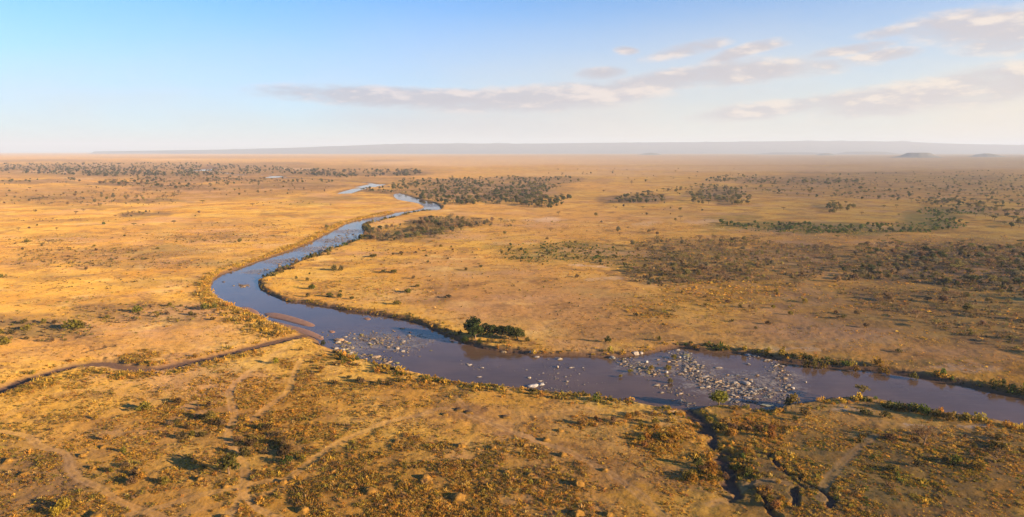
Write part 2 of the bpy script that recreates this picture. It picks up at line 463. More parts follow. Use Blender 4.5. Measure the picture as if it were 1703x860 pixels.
def terrain(x, y, full=False):
    x = np.asarray(x, float)
    y = np.asarray(y, float)
    r = np.hypot(x, y)
    sd = np.full(x.shape, 3000.0)
    m = (r < 6500) & (y > 60) & (np.abs(x) < 2600)
    if m.any():
        sd[m] = river_sd(x[m], y[m])
    calm = sstep(4, 60, sd) * (0.25 + 0.75 * sstep(60, 400, sd))
    z = (fbm(x / 130, y / 130, 21, 3) - 0.42) * 3.2 * calm * sstep(150, 300, r)
    z += (fbm(x / 17, y / 17, 25, 3) - 0.45) * 0.75 * sstep(2, 25, sd) * (1 - sstep(900, 1800, r))
    z += (fbm(x / 3.1, y / 3.1, 29, 3) - 0.5) * 0.42 * sstep(0, 4, sd) * (1 - sstep(350, 700, r))
    far = sstep(1500, 5000, r)
    z += far * ((fbm(x / 2300, y / 2300, 35, 4) - 0.38) * 15) * sstep(150, 1300, sd)
    z = np.maximum(z, -1.2)
    z += 5.0 * sstep(9000, 20000, r) * fbm(x / 5000, y / 5000, 41, 3)
    # banks
    wob = fbm(x / 14, y / 14, 51, 3)
    wb = (2.5 + 6 * wob) * (1 + 2.0 * sstep(900, 2200, r))
    bank = sstep(-0.5, 1.0, sd / wb)
    z = np.where(sd < wb, z * bank + (WATER - 0.45) * (1 - bank), z)
    z = np.where(sd < 0, np.minimum(z, WATER - 0.25 + np.maximum(sd, -5) * 0.25), z)
    wet = np.maximum(1 - sstep(0.3, 3.0, sd), .85 * (1 - sstep(.3, 1.05, sd / wb)))
    z += np.where((sd > 0) & (sd < wb * 1.5), (fbm(x / 2.3, y / 2.3, 57, 3) - .5) * .8 * (1 - sstep(400, 900, r)), 0)
    # creek and gullies
    mud = np.zeros(x.shape)
    m = (r < 800) & (y > 60)
    if m.any():
        xm, ym = x[m], y[m]
        d = dist_line(xm, ym, CREEK, reach=30)
        d = d + (fbm(xm / 6, ym / 6, 61, 3) - 0.5) * 3.2
        w = 5.4
        cut = 1 - sstep(w * 0.5, w * 1.35, d)
        zz = z[m]
        zz = zz * (1 - cut) + np.minimum(zz, -1.35) * cut
        mm = np.maximum(1 - sstep(w * 0.45, w * .9, d), .55 * (1 - sstep(w * .8, w * 1.4, d)))
        zz = zz + (fbm(xm / 2.0, ym / 2.0, 63, 3) - .5) * .9 * np.exp(-((d - w) / 2.2) ** 2)
        wx = xm + (fbm(xm / 9, ym / 9, 73, 3) - .5) * 5
        wy = ym + (fbm(xm / 9, ym / 9, 79, 3) - .5) * 5
        for (ln, gw, gd) in GULLIES:
            d = dist_line(wx, wy, ln, reach=30)
            d = d + (fbm(xm / 3.5, ym / 3.5, 67, 3) - 0.5) * gw * 1.8
            cut = (1 - sstep(gw * 0.45, gw * 1.25, d))
            if ln is GULLY:
                cut = np.maximum(cut * 1.0, 0.55 * (1 - sstep(gw * 0.9, gw * 2.6, d)))
            zz = zz * (1 - cut) + np.minimum(zz, -gd) * cut
            mm = np.maximum(mm, (1 - sstep(gw * 0.4, gw * 1.1, d)))
        z[m] = zz
        mud[m] = mm
    track = np.zeros(x.shape)
    if m.any():
        tt = np.zeros(xm.shape)
        for ln, s in TRACKS:
            d = dist_line(xm, ym, ln, reach=20)
            d = d + (fbm(xm / 4, ym / 4, 71, 2) - 0.5) * 1.2
            rut = np.exp(-((np.abs(d) - 0.9) / 0.38) ** 2) * 0.6 + (1 - sstep(1.0, 2.4, d)) * 0.4
            tt = np.maximum(tt, rut * s)
        track[m] = tt
        z[m] -= 0.16 * tt
    if full:
        return z, sd, wet, mud, track
    return z


# ------------------------------------------------------------------ materials
def new_mat(name):
    m = bpy.data.materials.new(name)
    m.use_nodes = True
    m.node_tree.nodes.clear()
    t = NT(m.node_tree)
    out = t.node('ShaderNodeOutputMaterial')
    bs = t.node('ShaderNodeBsdfPrincipled')
    t.l.new(bs.outputs[0], out.inputs['Surface'])
    bs.inputs['Specular IOR Level'].default_value = 0.15
    bs.inputs['Roughness'].default_value = 0.9
    return m, t, bs


def ground_material():
    m, t, bs = new_mat('savanna ground')
    geo = t.node('ShaderNodeNewGeometry')
    P = geo.outputs['Position']
    a1 = t.node('ShaderNodeAttribute', attribute_name='cover_a')
    a2 = t.node('ShaderNodeAttribute', attribute_name='cover_b')
    s1 = t.node('ShaderNodeSeparateColor')
    t.l.new(a1.outputs['Color'], s1.inputs[0])
    s2 = t.node('ShaderNodeSeparateColor')
    t.l.new(a2.outputs['Color'], s2.inputs[0])
    soil, tuft, dark = s1.outputs[0], s1.outputs[1], s1.outputs[2]
    green = a1.outputs['Alpha']
    track, mud, pale = s2.outputs[0], s2.outputs[1], s2.outputs[2]
    reed = a2.outputs['Alpha']
    n60 = t.noise(P, 1 / 70, 4, .55)
    n12 = t.noise(P, 1 / 14, 5, .6)
    n3 = t.noise(P, 1 / 3.2, 5, .62)
    n1 = t.noise(P, 1 / 0.75, 4, .65)
    n600 = t.noise(P, 1 / 700, 4, .55)
    gold = t.mix(t.ramp(n12, .35, .65), (.49, .300, .050), (.58, .385, .085))
    gold = t.mix(t.ramp(n60, .40, .68), gold, (.44, .235, .040))
    gold = t.mix(t.ramp(n600, .42, .62), gold, (.52, .295, .072))
    soilc = t.mix(t.ramp(n12, .35, .7), (.36, .20, .080), (.44, .265, .115))
    c = t.mix(t.math('MULTIPLY', soil, t.ramp(n3, .25, .6, .55, 1.0)), gold, soilc)
    # grey-brown trampled scuffs and straw flecks
    c = t.mix(t.math('MULTIPLY', t.ramp(n3, .52, .68), .55), c, (.20, .115, .042))
    c = t.mix(t.math('MULTIPLY', t.ramp(n1, .55, .75), .35), c, (.60, .42, .19))
    c = t.mix(t.math('MULTIPLY', t.ramp(n1, .47, .28), .5), c, (.17, .095, .035))
    n04 = t.noise(P, 1 / .34, 3, .65)
    c = t.mix(t.math('MULTIPLY', t.ramp(n04, .50, .68), t.math('ADD', .25, t.math('MULTIPLY', tuft, .45))), c, (.15, .08, .028))
    # larger darker drifts of dead herbs
    dn = t.math('MULTIPLY', t.ramp(n12, .50, .62), t.ramp(n60, .40, .58))
    c = t.mix(t.math('MULTIPLY', dn, .75), c, t.mix(n3, (.25, .14, .05), (.15, .09, .045)))
    dn2 = t.math('MULTIPLY', t.ramp(t.noise(P, 1 / 38, 7, .70), .50, .62), t.ramp(n3, .28, .60))
    c = t.mix(t.math('MULTIPLY', dn2, .85), c, (.19, .105, .045))
    dn3 = t.ramp(t.noise(P, 1 / 48, 5, .6), .55, .70)
    c = t.mix(t.math('MULTIPLY', dn3, .6), c, (.62, .46, .17))
    n250 = t.noise(P, 1 / 260, 5, .62)
    c = t.mix(t.math('MULTIPLY', t.ramp(n250, .52, .66), .55), c, t.mix(n12, (.30, .17, .07), (.20, .13, .065)))
    c = t.mix(t.math('MULTIPLY', tuft, t.ramp(n3, .35, .65, .5, .95)), c, (.265, .145, .030))
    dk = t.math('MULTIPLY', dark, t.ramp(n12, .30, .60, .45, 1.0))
    c = t.mix(t.math('MULTIPLY', dk, .92), c, t.mix(n3, (.15, .09, .05), (.10, .075, .052)))  # brown cover, and the shade painted over the right slopes
    gr = t.math('MULTIPLY', green, t.ramp(n12, .30, .60, .4, 1.0))
    c = t.mix(t.math('MULTIPLY', gr, .85), c, t.mix(n3, (.07, .10, .03), (.15, .14, .04)))
    c = t.mix(t.math('MULTIPLY', reed, t.ramp(n3, .3, .65, .15, .85)), c, (.42, .24, .04))
    c = t.mix(t.math('MULTIPLY', track, .45), c, t.mix(n3, (.50, .35, .20), (.40, .265, .15)))
    c = t.mix(t.math('MULTIPLY', pale, t.ramp(n3, .35, .6, .3, 1.0)), c, (.56, .43, .31))  # pale rock and sand, with painted haze on the far strips
    c = t.mix(t.math('MULTIPLY', t.ramp(t.noise(P, 1 / 85, 5, .65), .52, .68), .4), c, (.31, .245, .085))
    c = t.mix(t.math('MULTIPLY', t.ramp(t.noise(P, 1 / 120, 6, .68), .50, .64), .55), c, t.mix(n12, (.36, .21, .12), (.46, .30, .17)))
    c = t.mix(t.math('MULTIPLY', t.ramp(t.noise(P, 1 / 22, 6, .7), .56, .68), .5), c, (.24, .15, .065))
    c = t.mix(mud, c, t.mix(n3, (.14, .085, .06), (.085, .058, .047)))
    c = t.mix(1.0, c, (.71, .705, .73), 'MULTIPLY')
    t.l.new(c, bs.inputs['Base Color'])
    bs.inputs['Roughness'].default_value = .95
    bs.inputs['Diffuse Roughness'].default_value = 0.6
    bs.inputs['Specular IOR Level'].default_value = .05
    bp = t.node('ShaderNodeBump')
    bp.inputs['Strength'].default_value = .85
    bp.inputs['Distance'].default_value = .35
    h = t.math('ADD', t.math('MULTIPLY', n3, .9), t.math('MULTIPLY', n1, .35))
    h = t.math('MULTIPLY', h, t.math('SUBTRACT', 1.0, t.math('MULTIPLY', track, .6)))
    t.l.new(h, bp.inputs['Height'])
    t.l.new(bp.outputs[0], bs.inputs['Normal'])
    return m


def water_material():
    m, t, bs = new_mat('river water')
    P = t.node('ShaderNodeNewGeometry').outputs['Position']
    n20 = t.noise(P, 1 / 26, 4, .55)
    c = t.mix(t.ramp(n20, .35, .65), (.074, .046, .029), (.098, .061, .039))
    # stretches of broken water over the rock bars: centre and reach in metres
    rap = None
    for (px, py, rad) in RAPIDS:
        x, y = to_ground(px, py, WATER)
        d = t.node('ShaderNodeVectorMath', operation='DISTANCE')
        t.l.new(P, d.inputs[0])
        d.inputs[1].default_value = (float(x), float(y), WATER)
        k = t.ramp(d.outputs['Value'], rad, rad * .35)
        rap = k if rap is None else t.math('MAXIMUM', rap, k)
    riff = t.noise(P, 1 / 3.2, 5, .68)
    # streaks drawn out by the current
    st = t.node('ShaderNodeMapping')
    st.inputs['Rotation'].default_value = (0, 0, .35)
    st.inputs['Scale'].default_value = (.16, 1.0, 1.0)
    t.l.new(P, st.inputs['Vector'])
    streak = t.noise(st.outputs[0], 1 / 1.6, 4, .6)
    foam = t.math('MULTIPLY', rap, t.ramp(riff, .48, .62))
    c = t.mix(t.math('MULTIPLY', t.ramp(streak, .45, .7), .35), c, (.115, .078, .055))
    c = t.mix(t.math('MULTIPLY', foam, .6), c, (.27, .26, .25))
    t.l.new(c, bs.inputs['Base Color'])
    t.l.new(t.ramp(foam, 0, 1, .06, .5), bs.inputs['Roughness'])
    bs.inputs['IOR'].default_value = 1.333
    bs.inputs['Specular IOR Level'].default_value = .19
    w1 = t.noise(P, 1 / 1.1, 3, .5)
    w2 = t.noise(P, 1 / 5.5, 3, .5)
    h = t.math('ADD', t.math('MULTIPLY', w1, .35), t.math('MULTIPLY', w2, 1.0))
    h = t.math('ADD', h, t.math('MULTIPLY', t.math('MULTIPLY', riff, rap), 2.2))
    bp = t.node('ShaderNodeBump')
    t.l.new(t.ramp(t.math('ADD', rap, t.math('MULTIPLY', streak, .5)), 0, 1.5, .10, .55, False), bp.inputs['Strength'])
    bp.inputs['Distance'].default_value = .30
    t.l.new(h, bp.inputs['Height'])
    t.l.new(bp.outputs[0], bs.inputs['Normal'])
    return m


RAPIDS = [(620, 568, 26), (670, 570, 24), (580, 585, 14), (1070, 612, 18), (1140, 610, 24), (1200, 640, 26), (1260, 640, 26), (1300, 625, 14), (470, 435, 26), (520, 415, 32), (560, 400, 36), (585, 385, 36), (640, 364, 50), (700, 342, 60), (430, 452, 20)]


def plant_material(name, source):
    """source: OBJECT takes the object's own colour, INSTANCER the tint of the scattered plant"""
    m, t, bs = new_mat(name)
    oi = t.node('ShaderNodeObjectInfo')
    if source == 'OBJECT':
        base = oi.outputs['Color']
    else:
        base = t.node('ShaderNodeAttribute', attribute_type='INSTANCER', attribute_name='tint').outputs['Color']
    P = t.node('ShaderNodeNewGeometry').outputs['Position']
    n = t.noise(P, 1.1, 2, .6)
    hsv = t.node('ShaderNodeHueSaturation')
    t.l.new(base, hsv.inputs['Color'])
    t.l.new(t.ramp(n, .3, .7, .62, 1.42), hsv.inputs['Value'])
    t.l.new(t.ramp(oi.outputs['Random'], 0, 1, .485, .515, False), hsv.inputs['Hue'])
    t.l.new(hsv.outputs[0], bs.inputs['Base Color'])
    bs.inputs['Roughness'].default_value = .8
    bs.inputs['Specular IOR Level'].default_value = .12
    tr = t.node('ShaderNodeBsdfTranslucent')
    t.l.new(hsv.outputs[0], tr.inputs['Color'])
    mx = t.node('ShaderNodeMixShader')
    mx.inputs[0].default_value = .48
    t.l.new(bs.outputs[0], mx.inputs[1])
    t.l.new(tr.outputs[0], mx.inputs[2])
    out = [n for n in t.n if n.type == 'OUTPUT_MATERIAL'][0]
    t.l.new(mx.outputs[0], out.inputs['Surface'])
    return m


def simple_material(name, ca, cb, scale, rough=.9, bump=.4, speck=None):
    m, t, bs = new_mat(name)
    P = t.node('ShaderNodeTexCoord').outputs['Object']
    n = t.noise(P, scale, 5, .6)
    c = t.mix(t.ramp(n, .3, .7), ca, cb)
    if speck:
        c = t.mix(t.ramp(t.noise(P, scale * 3.1, 3, .6), .55, .7), c, speck)
    t.l.new(c, bs.inputs['Base Color'])
    bs.inputs['Roughness'].default_value = rough
    bp = t.node('ShaderNodeBump')
    bp.inputs['Strength'].default_value = bump
    bp.inputs['Distance'].default_value = .12
    t.l.new(n, bp.inputs['Height'])
    t.l.new(bp.outputs[0], bs.inputs['Normal'])
    return m


def rock_material(name, source):
    m, t, bs = new_mat(name)
    if source == 'OBJECT':
        base = t.node('ShaderNodeObjectInfo').outputs['Color']
    else:
        base = t.node('ShaderNodeAttribute', attribute_type='INSTANCER', attribute_name='tint').outputs['Color']
    g = t.node('ShaderNodeNewGeometry')
    P = g.outputs['Position']
    n = t.noise(P, 1.6, 5, .65)
    hsv = t.node('ShaderNodeHueSaturation')
    t.l.new(base, hsv.inputs['Color'])
    t.l.new(t.ramp(n, .3, .7, .6, 1.25), hsv.inputs['Value'])
    _, _, pz = t.xyz(P)
    wetline = t.ramp(pz, WATER + .04, WATER + .20, 1.0, 0.0)
    c = t.mix(t.math('MULTIPLY', wetline, .8), hsv.outputs[0], (.07, .05, .04))
    t.l.new(c, bs.inputs['Base Color'])
    bs.inputs['Roughness'].default_value = .75
    bp = t.node('ShaderNodeBump')
    bp.inputs['Strength'].default_value = .6
    bp.inputs['Distance'].default_value = .2
    t.l.new(n, bp.inputs['Height'])
    t.l.new(bp.outputs[0], bs.inputs['Normal'])
    return m


M_GROUND = ground_material()
M_WATER = water_material()
M_LEAF_O = plant_material('foliage', 'OBJECT')
M_LEAF_I = plant_material('foliage of the mass', 'INSTANCER')
M_BARK = simple_material('bark', (.16, .11, .075), (.10, .07, .05), 6.0)
M_MOUND = simple_material('mound earth', (.21, .115, .022), (.14, .075, .016), 2.2, speck=(.27, .165, .035))
M_HOLE = simple_material('burrow shade', (.045, .028, .02), (.03, .02, .015), 2.0)
M_SAND = simple_material('wet sand', (.27, .15, .085), (.20, .11, .066), .35, .6, .5)
M_ROCK_O = rock_material('river rock', 'OBJECT')
M_ROCK_I = rock_material('river stones', 'INSTANCER')
M_HILL = simple_material('hill', (.15, .14, .125), (.10, .10, .095), 1 / 400, .95, 0)


def mesh_from(name, V, Fc, mats, smooth=False, midx=None):
    me = bpy.data.meshes.new(name)
    me.from_pydata([tuple(v) for v in V], [], [tuple(f) for f in Fc])
    for mt in mats:
        me.materials.append(mt)
    if midx is not None:
        me.polygons.foreach_set('material_index', midx)
    if smooth:
        me.polygons.foreach_set('use_smooth', [True] * len(me.polygons))
    me.update()
    return me


def link(name, data, loc=(0, 0, 0), kind=None, label=None, cat=None, group=None, parent=None):
    o = bpy.data.objects.new(name, data)
    COL.objects.link(o)
    o.location = loc
    if parent is not None:
        o.parent = parent
    for k, v in (('kind', kind), ('label', label), ('category', cat), ('group', group)):
        if v:
            o[k] = v
    return o


# ------------------------------------------------------------------ the ground: one sheet to the horizon
def build_ground():
    azf = np.linspace(-42.5, 42.5, 1260)
    azb = np.concatenate([np.linspace(42.5, 317.5, 76)[1:-1]])
    azs = np.radians(np.concatenate([azf, azb]))
    rows = np.concatenate([np.arange(905, 560, -1.25), np.arange(560, 300, -1.05), np.arange(300, 254.0, -.75)])
    _, yr = to_ground(np.full(rows.shape, CX), rows)
    radii = np.concatenate([[30, 60, 90, 115, 135], yr[yr > 140], [42000, 48500]])
    A, R = np.meshgrid(azs, radii)
    X, Y = R * np.sin(A), R * np.cos(A)
    x, y = X.ravel(), Y.ravel()
    z, sd, wet, mud, track = terrain(x, y, True)
    g, px, py = cover(x, y)
    r = np.hypot(x, y)
    front = np.abs(np.arctan2(x, y)) < math.radians(42.5)
    # out of the survey: cover from broad noise alone
    for k in g:
        g[k] = np.where(front & (y > 120), g[k], 0)
    out = (~front) | (r < 160)
    bl = fbm(x / 60, y / 60, 81, 4)
    g['tuft'] = np.where(out, sstep(.45, .62, bl), g['tuft'])
    g['soil'] = np.where(out, sstep(.5, .65, fbm(x / 90, y / 90, 83, 3)), g['soil'])
    # reeds on the bright outer banks
    reed = np.zeros(x.shape)
    m = (r < 1700) & (y > 60) & (np.abs(x) < 1200)
    dl = dist_line(x[m], y[m], REED_LINE, reach=60)
    reed[m] = 1 - sstep(5, 14, dl + (fbm(x[m] / 8, y[m] / 8, 91, 3) - .5) * 9)
    a = np.stack([g['soil'], g['tuft'], g['dark'], g['green']], 1).astype(np.float32)
    mudm = np.maximum(mud, np.where(r < 900, wet, wet * .7))
    b = np.stack([track * (1 - mud), np.clip(mudm, 0, 1), g['pale'], reed * (1 - wet)], 1).astype(np.float32)
    nr, nc = A.shape
    V = np.stack([x, y, z], 1)
    V = np.vstack([V, [[0, 0, 0]]]).astype(np.float32)
    a = np.vstack([a, a[:1]])
    b = np.vstack([b, b[:1]])
    i = np.arange(nr - 1)[:, None] * nc
    j = np.arange(nc)[None, :]
    j2 = (j + 1) % nc
    q = np.stack([i + j, i + j2, i + nc + j2, i + nc + j], -1).reshape(-1, 4)[:, ::-1]
    ctr = len(V) - 1
    tri = np.stack([np.full(nc, ctr), (np.arange(nc) + 1) % nc, np.arange(nc)], 1)
    me = bpy.data.meshes.new('savanna_ground')
    me.vertices.add(len(V))
    me.vertices.foreach_set('co', V.ravel())
    nl = q.size + tri.size
    me.loops.add(nl)
    me.loops.foreach_set('vertex_index', np.concatenate([q.ravel(), tri.ravel()]).astype(np.int32))
    npoly = len(q) + len(tri)
    me.polygons.add(npoly)
    me.polygons.foreach_set('loop_start', np.concatenate([np.arange(len(q)) * 4, q.size + np.arange(len(tri)) * 3]).astype(np.int32))
    me.polygons.foreach_set('use_smooth', np.ones(npoly, bool))
    me.materials.append(M_GROUND)
    me.update(calc_edges=True)
    me.validate()
    for nm, arr in (('cover_a', a), ('cover_b', b)):
        at = me.attributes.new(nm, 'FLOAT_COLOR', 'POINT')
        at.data.foreach_set('color', arr.ravel())
    return link('ground', me, kind='structure', label='dry golden savanna plain cut by a river')


REED_LINE = ground_line([(640, 358), (595, 365), (575, 370), (548, 384), (523, 397), (492, 411), (453, 424), (400, 443), (385, 448), (357, 457), (346, 473),
                         (346, 490), (366, 503), (395, 516), (430, 533), (468, 549), (500, 556)], 0, 2)
build_ground()

# water: a level sheet that shows only where the channel is cut below it
wv = [(-1700, 120, WATER), (900, 120, WATER), (900, 5200, WATER), (-1700, 5200, WATER)]
link('river', mesh_from('river', wv, [(0, 1, 2, 3)], [M_WATER]), kind='structure', label='silty brown river winding through the plain')


def dome(outline, zc, name, label, z0=WATER - .3):
    p = np.array(outline, float)
    x, y = to_ground(p[:, 0], p[:, 1], WATER)
    p = smooth_line(np.vstack([np.stack([x, y], 1), [[x[0], y[0]]]]), 2)[:-1]
    c = p.mean(0)
    V, Fc = [], []
    rings = [(1.06, z0), (1.0, WATER + .03), (.86, WATER + zc * .6), (.6, WATER + zc * .9), (.3, WATER + zc)]
    n = len(p)
    for s, z in rings:
        for q in p:
            w = c + (q - c) * s
            V.append((w[0], w[1], z + .05 * math.sin(w[0] * .9) * (z > WATER + .1)))
    V.append((c[0], c[1], WATER + zc))
    for k in range(len(rings) - 1):
        for i in range(n):
            Fc.append((k * n + i, k * n + (i + 1) % n, (k + 1) * n + (i + 1) % n, (k + 1) * n + i))
    for i in range(n):
        Fc.append(((len(rings) - 1) * n + i, (len(rings) - 1) * n + (i + 1) % n, len(V) - 1))
    link(name, mesh_from(name, V, Fc, [M_SAND], True), kind='structure', label=label)


dome([(396, 511), (412, 510), (430, 518), (432, 525), (420, 527), (400, 518)], .5, 'sandbar', 'short red sandbar against the bank at the inner bend')
dome([(439, 521), (455, 519.5), (478, 524), (505, 532), (527, 541), (517, 544.5), (490, 538), (465, 531), (442, 527)], .55, 'sandbar', 'long red sandbar islet off the creek mouth')
dome([(452, 533), (478, 540), (512, 548), (540, 561), (536, 567), (515, 560), (485, 551), (458, 541)], .5, 'sandbar', 'red mud spit beside the creek mouth')
dome([(546, 550), (552, 549.5), (559, 552), (553, 554), (547, 553)], .25, 'sandbar', 'tiny red sandbank alone in midstream')
dome([(603, 529), (612, 528), (618, 531), (610, 533)], .22, 'sandbar', 'tiny red sandbank close under the far bank')


# ------------------------------------------------------------------ far hills
def hills():
    prof = [(60, 254), (140, 251.6), (240, 250.2), (330, 249), (400, 247.6), (470, 245.8), (540, 243.5), (600, 241), (680, 238.5), (760, 238), (850, 238.5), (960, 237.5), (1060, 236.5), (1150, 236),
            (1240, 235), (1330, 234), (1440, 234.3), (1500, 235.5), (1560, 238), (1640, 240), (1760, 241.5), (1900, 243), (2100, 250)]
    D = 30000.0
    xs = np.arange(50, 2100, 5.0)
    hy = np.interp(xs, [p[0] for p in prof], [p[1] for p in prof])
    V, Fc = [], []
    rows = 9
    for k in range(rows):
        f = k / (rows - 1)
        for i, (px, py) in enumerate(zip(xs, hy)):
            a = (px - CX) / F
            top = max(0.0, (251.3 - py) / F * D + CAM_H * (251.3 - py > 0) - 20)
            jag = fbm(np.array([px / 22.0]), np.array([3.0 + f * 2]), 101, 4)[0] - .5
            s = min(1, f * 1.25)
            h = top * (s ** 1.7 if s < .75 else s ** 1.0 * .95) * (1 + jag * .8 * (1 - s))
            if k == rows - 1:
                h = top * (.95 + jag * .30)
            V.append((a * (D + (f - 1) * 6500), D + (f - 1) * 6500 + jag * 900 * (1 - f), h + 4 if f > 0 else -4))
    n = len(xs)
    for k in range(rows - 1):
        for i in range(n - 1):
            Fc.append((k * n + i, k * n + i + 1, (k + 1) * n + i + 1, (k + 1) * n + i))
    # back slope
    b0 = len(V)
    for i in range(n):
        v = V[(rows - 1) * n + i]
        V.append((v[0] * 1.15, v[1] * 1.15, -4))
    for i in range(n - 1):
        Fc.append(((rows - 1) * n + i, (rows - 1) * n + i + 1, b0 + i + 1, b0 + i))
    link('hills', mesh_from('hills', V, Fc, [M_HILL], True), kind='structure', label='long blue escarpment along the horizon')


hills()


def mesa(px, py, wpx, hpx, name, label, flat=.7):
    x, y = to_ground(px, py)
    x, y = float(x), float(y)
    d = math.hypot(x, y)
    w = wpx / F * d
    h = hpx / F * d
    V, Fc = [], []
    n = 48
    rings = [(2.3, 0), (1.6, .12), (1.2, .34), (.95, .68), (flat * .92, .95), (flat * .7, 1.0)]
    for s, zz in rings:
        for i in range(n):
            t = i / n * 2 * math.pi
            j = 1 + .16 * (mnoise.noise(Vector((math.cos(t) * 2.3 + px, math.sin(t) * 2.3, s))))
            V.append((math.cos(t) * w * s * j, math.sin(t) * w * s * j * .8, zz * h * (1 + .1 * (j - 1)) - (.1 * h if zz == 0 else 0)))
    V.append((0, 0, h))
    for k in range(len(rings) - 1):
        for i in range(n):
            Fc.append((k * n + i, k * n + (i + 1) % n, (k + 1) * n + (i + 1) % n, (k + 1) * n + i))
    for i in range(n):
        Fc.append(((len(rings) - 1) * n + i, (len(rings) - 1) * n + (i + 1) % n, len(V) - 1))
    z = float(terrain(np.array([x]), np.array([y]))[0])
    link(name, mesh_from(name, V, Fc, [M_HILL], True), (x, y, z - 3), kind='structure', label=label)


mesa(1527, 262.5, 20, 7, 'table_hill', 'dark flat-topped hill standing alone on the far plain', .85)
mesa(1640, 261.5, 14, 5, 'far_hill', 'small pointed hill beyond the flat-topped hill', .3)
mesa(1374, 258.5, 9, 3.5, 'far_hill', 'low cone hill left of the flat-topped hill', .4)
mesa(1440, 257, 34, 4, 'far_hill', 'long low ridge behind the flat-topped hill', .85)
mesa(1320, 257, 40, 3, 'far_hill', 'faint long ridge under the escarpment', .85)
mesa(1082, 258, 12, 3.5, 'far_hill', 'lone hill below the middle of the escarpment', .3)


# ------------------------------------------------------------------ plants: shapes
def leafball(lobes, n, size, seed, flat=.5, shell=.55):
    """many leaf-sized faces spread through lobes (x, y, z, rx, rz)"""
    r = random.Random(seed)
    V, Fc = [], []
    vol = [l[3] * l[3] * l[4] for l in lobes]
    for _ in range(n):
        l = r.choices(lobes, vol)[0]
        while True:
            p = Vector((r.uniform(-1, 1), r.uniform(-1, 1), r.uniform(-1, 1)))
            if shell < p.length < 1:
                break
        c = Vector((l[0] + p.x * l[3], l[1] + p.y * l[3], l[2] + p.z * l[4]))
        nrm = (p.normalized() + Vector((r.gauss(0, flat), r.gauss(0, flat), r.gauss(0, flat)))).normalized()
        t = nrm.orthogonal().normalized()
        b = nrm.cross(t)
        a = r.uniform(0, 6.28)
        t, b = t * math.cos(a) + b * math.sin(a), b * math.cos(a) - t * math.sin(a)
        s = size * r.uniform(.6, 1.35)
        k = len(V)
        V += [c + t * s, c + b * s * .7, c - t * s, c - b * s * .7]
        Fc.append((k, k + 1, k + 2, k + 3))
    return V, Fc


def tube(V, Fc, pts, radii, seg=5):
    base = len(V)
    for i, (p, rad) in enumerate(zip(pts, radii)):
        d = (pts[min(i + 1, len(pts) - 1)] - pts[max(i - 1, 0)]).normalized()
        t = d.orthogonal().normalized()
        b = d.cross(t)
        for k in range(seg):
            a = k / seg * 2 * math.pi
            V.append(p + (t * math.cos(a) + b * math.sin(a)) * rad)
    for i in range(len(pts) - 1):
        for k in range(seg):
            Fc.append((base + i * seg + k, base + i * seg + (k + 1) % seg, base + (i + 1) * seg + (k + 1) % seg, base + (i + 1) * seg + k))


def trunk_shape(tops, seed, rad=.035, fork=.35):
    r = random.Random(seed)
    V, Fc = [], []
    f = Vector((r.uniform(-.04, .04), r.uniform(-.04, .04), fork))
    tube(V, Fc, [Vector((0, 0, -.06)), Vector((f.x * .3, f.y * .5, fork * .5)), f], [rad * 1.4, rad, rad * .85])
    for tp in tops:
        tp = Vector(tp)
        mid = f.lerp(tp, .5) + Vector((r.uniform(-.05, .05), r.uniform(-.05, .05), -.03))
        tube(V, Fc, [f - Vector((0, 0, .02)), mid, tp], [rad * .7, rad * .45, rad * .2], 4)
    return V, Fc


def make_tree(kind, seed):
    """trunk and crown of unit height"""
    r = random.Random(seed)
    if kind == 'acacia':      # flat-topped umbrella
        lobes = []
        for k in range(7):
            a = k / 7 * 6.28 + r.uniform(-.4, .4)
            d = r.uniform(.22, .5)
            lobes.append((math.cos(a) * d, math.sin(a) * d, r.uniform(.74, .86), r.uniform(.2, .32), r.uniform(.07, .12)))
        lobes.append((0, 0, .86, .34, .12))
        cv = leafball(lobes, 230, .062, seed, .7, .2)
        tv = trunk_shape([(l[0] * .8, l[1] * .8, l[2]) for l in lobes[:6:1]], seed, .03, .4)
    elif kind == 'round':     # full leafy crown
        lobes = []
        for k in range(8):
            a = k / 8 * 6.28 + r.uniform(-.4, .4)
            d = r.uniform(.15, .34)
            lobes.append((math.cos(a) * d, math.sin(a) * d, r.uniform(.35, .8), r.uniform(.18, .28), r.uniform(.14, .22)))
        lobes.append((0, 0, .72, .28, .26))
        cv = leafball(lobes, 560, .062, seed, .6, .5)
        tv = trunk_shape([(l[0] * .7, l[1] * .7, l[2]) for l in lobes[:5]], seed, .04, .28)
    else:                     # thorn tree, thin leafless crown of twigs
        lobes = []
        for k in range(6):
            a = k / 6 * 6.28 + r.uniform(-.4, .4)
            d = r.uniform(.2, .42)
            lobes.append((math.cos(a) * d, math.sin(a) * d, r.uniform(.5, .82), r.uniform(.2, .3), r.uniform(.14, .22)))
        V, Fc = [], []
        for _ in range(150):
            l = r.choice(lobes)
            p = Vector((r.gauss(0, .5), r.gauss(0, .5), r.gauss(0, .5)))
            c = Vector((l[0] + p.x * l[3], l[1] + p.y * l[3], l[2] + p.z * l[4]))
            o = (c - Vector((0, 0, .25))).normalized() + Vector((r.gauss(0, .5), r.gauss(0, .5), r.gauss(0, .4)))
            o.normalize()
            t = o.orthogonal().normalized() * .016
            k = len(V)
            L = r.uniform(.09, .2)
            V += [c - t, c + t, c + o * L]
            Fc.append((k, k + 1, k + 2))
            u = o.cross(t)
            V += [c - u, c + u, c + o * L]
            Fc.append((k + 3, k + 4, k + 5))
        cv = (V, Fc)
        tv = trunk_shape([(l[0] * .9, l[1] * .9, l[2]) for l in lobes], seed, .03, .2)
    return tv, cv


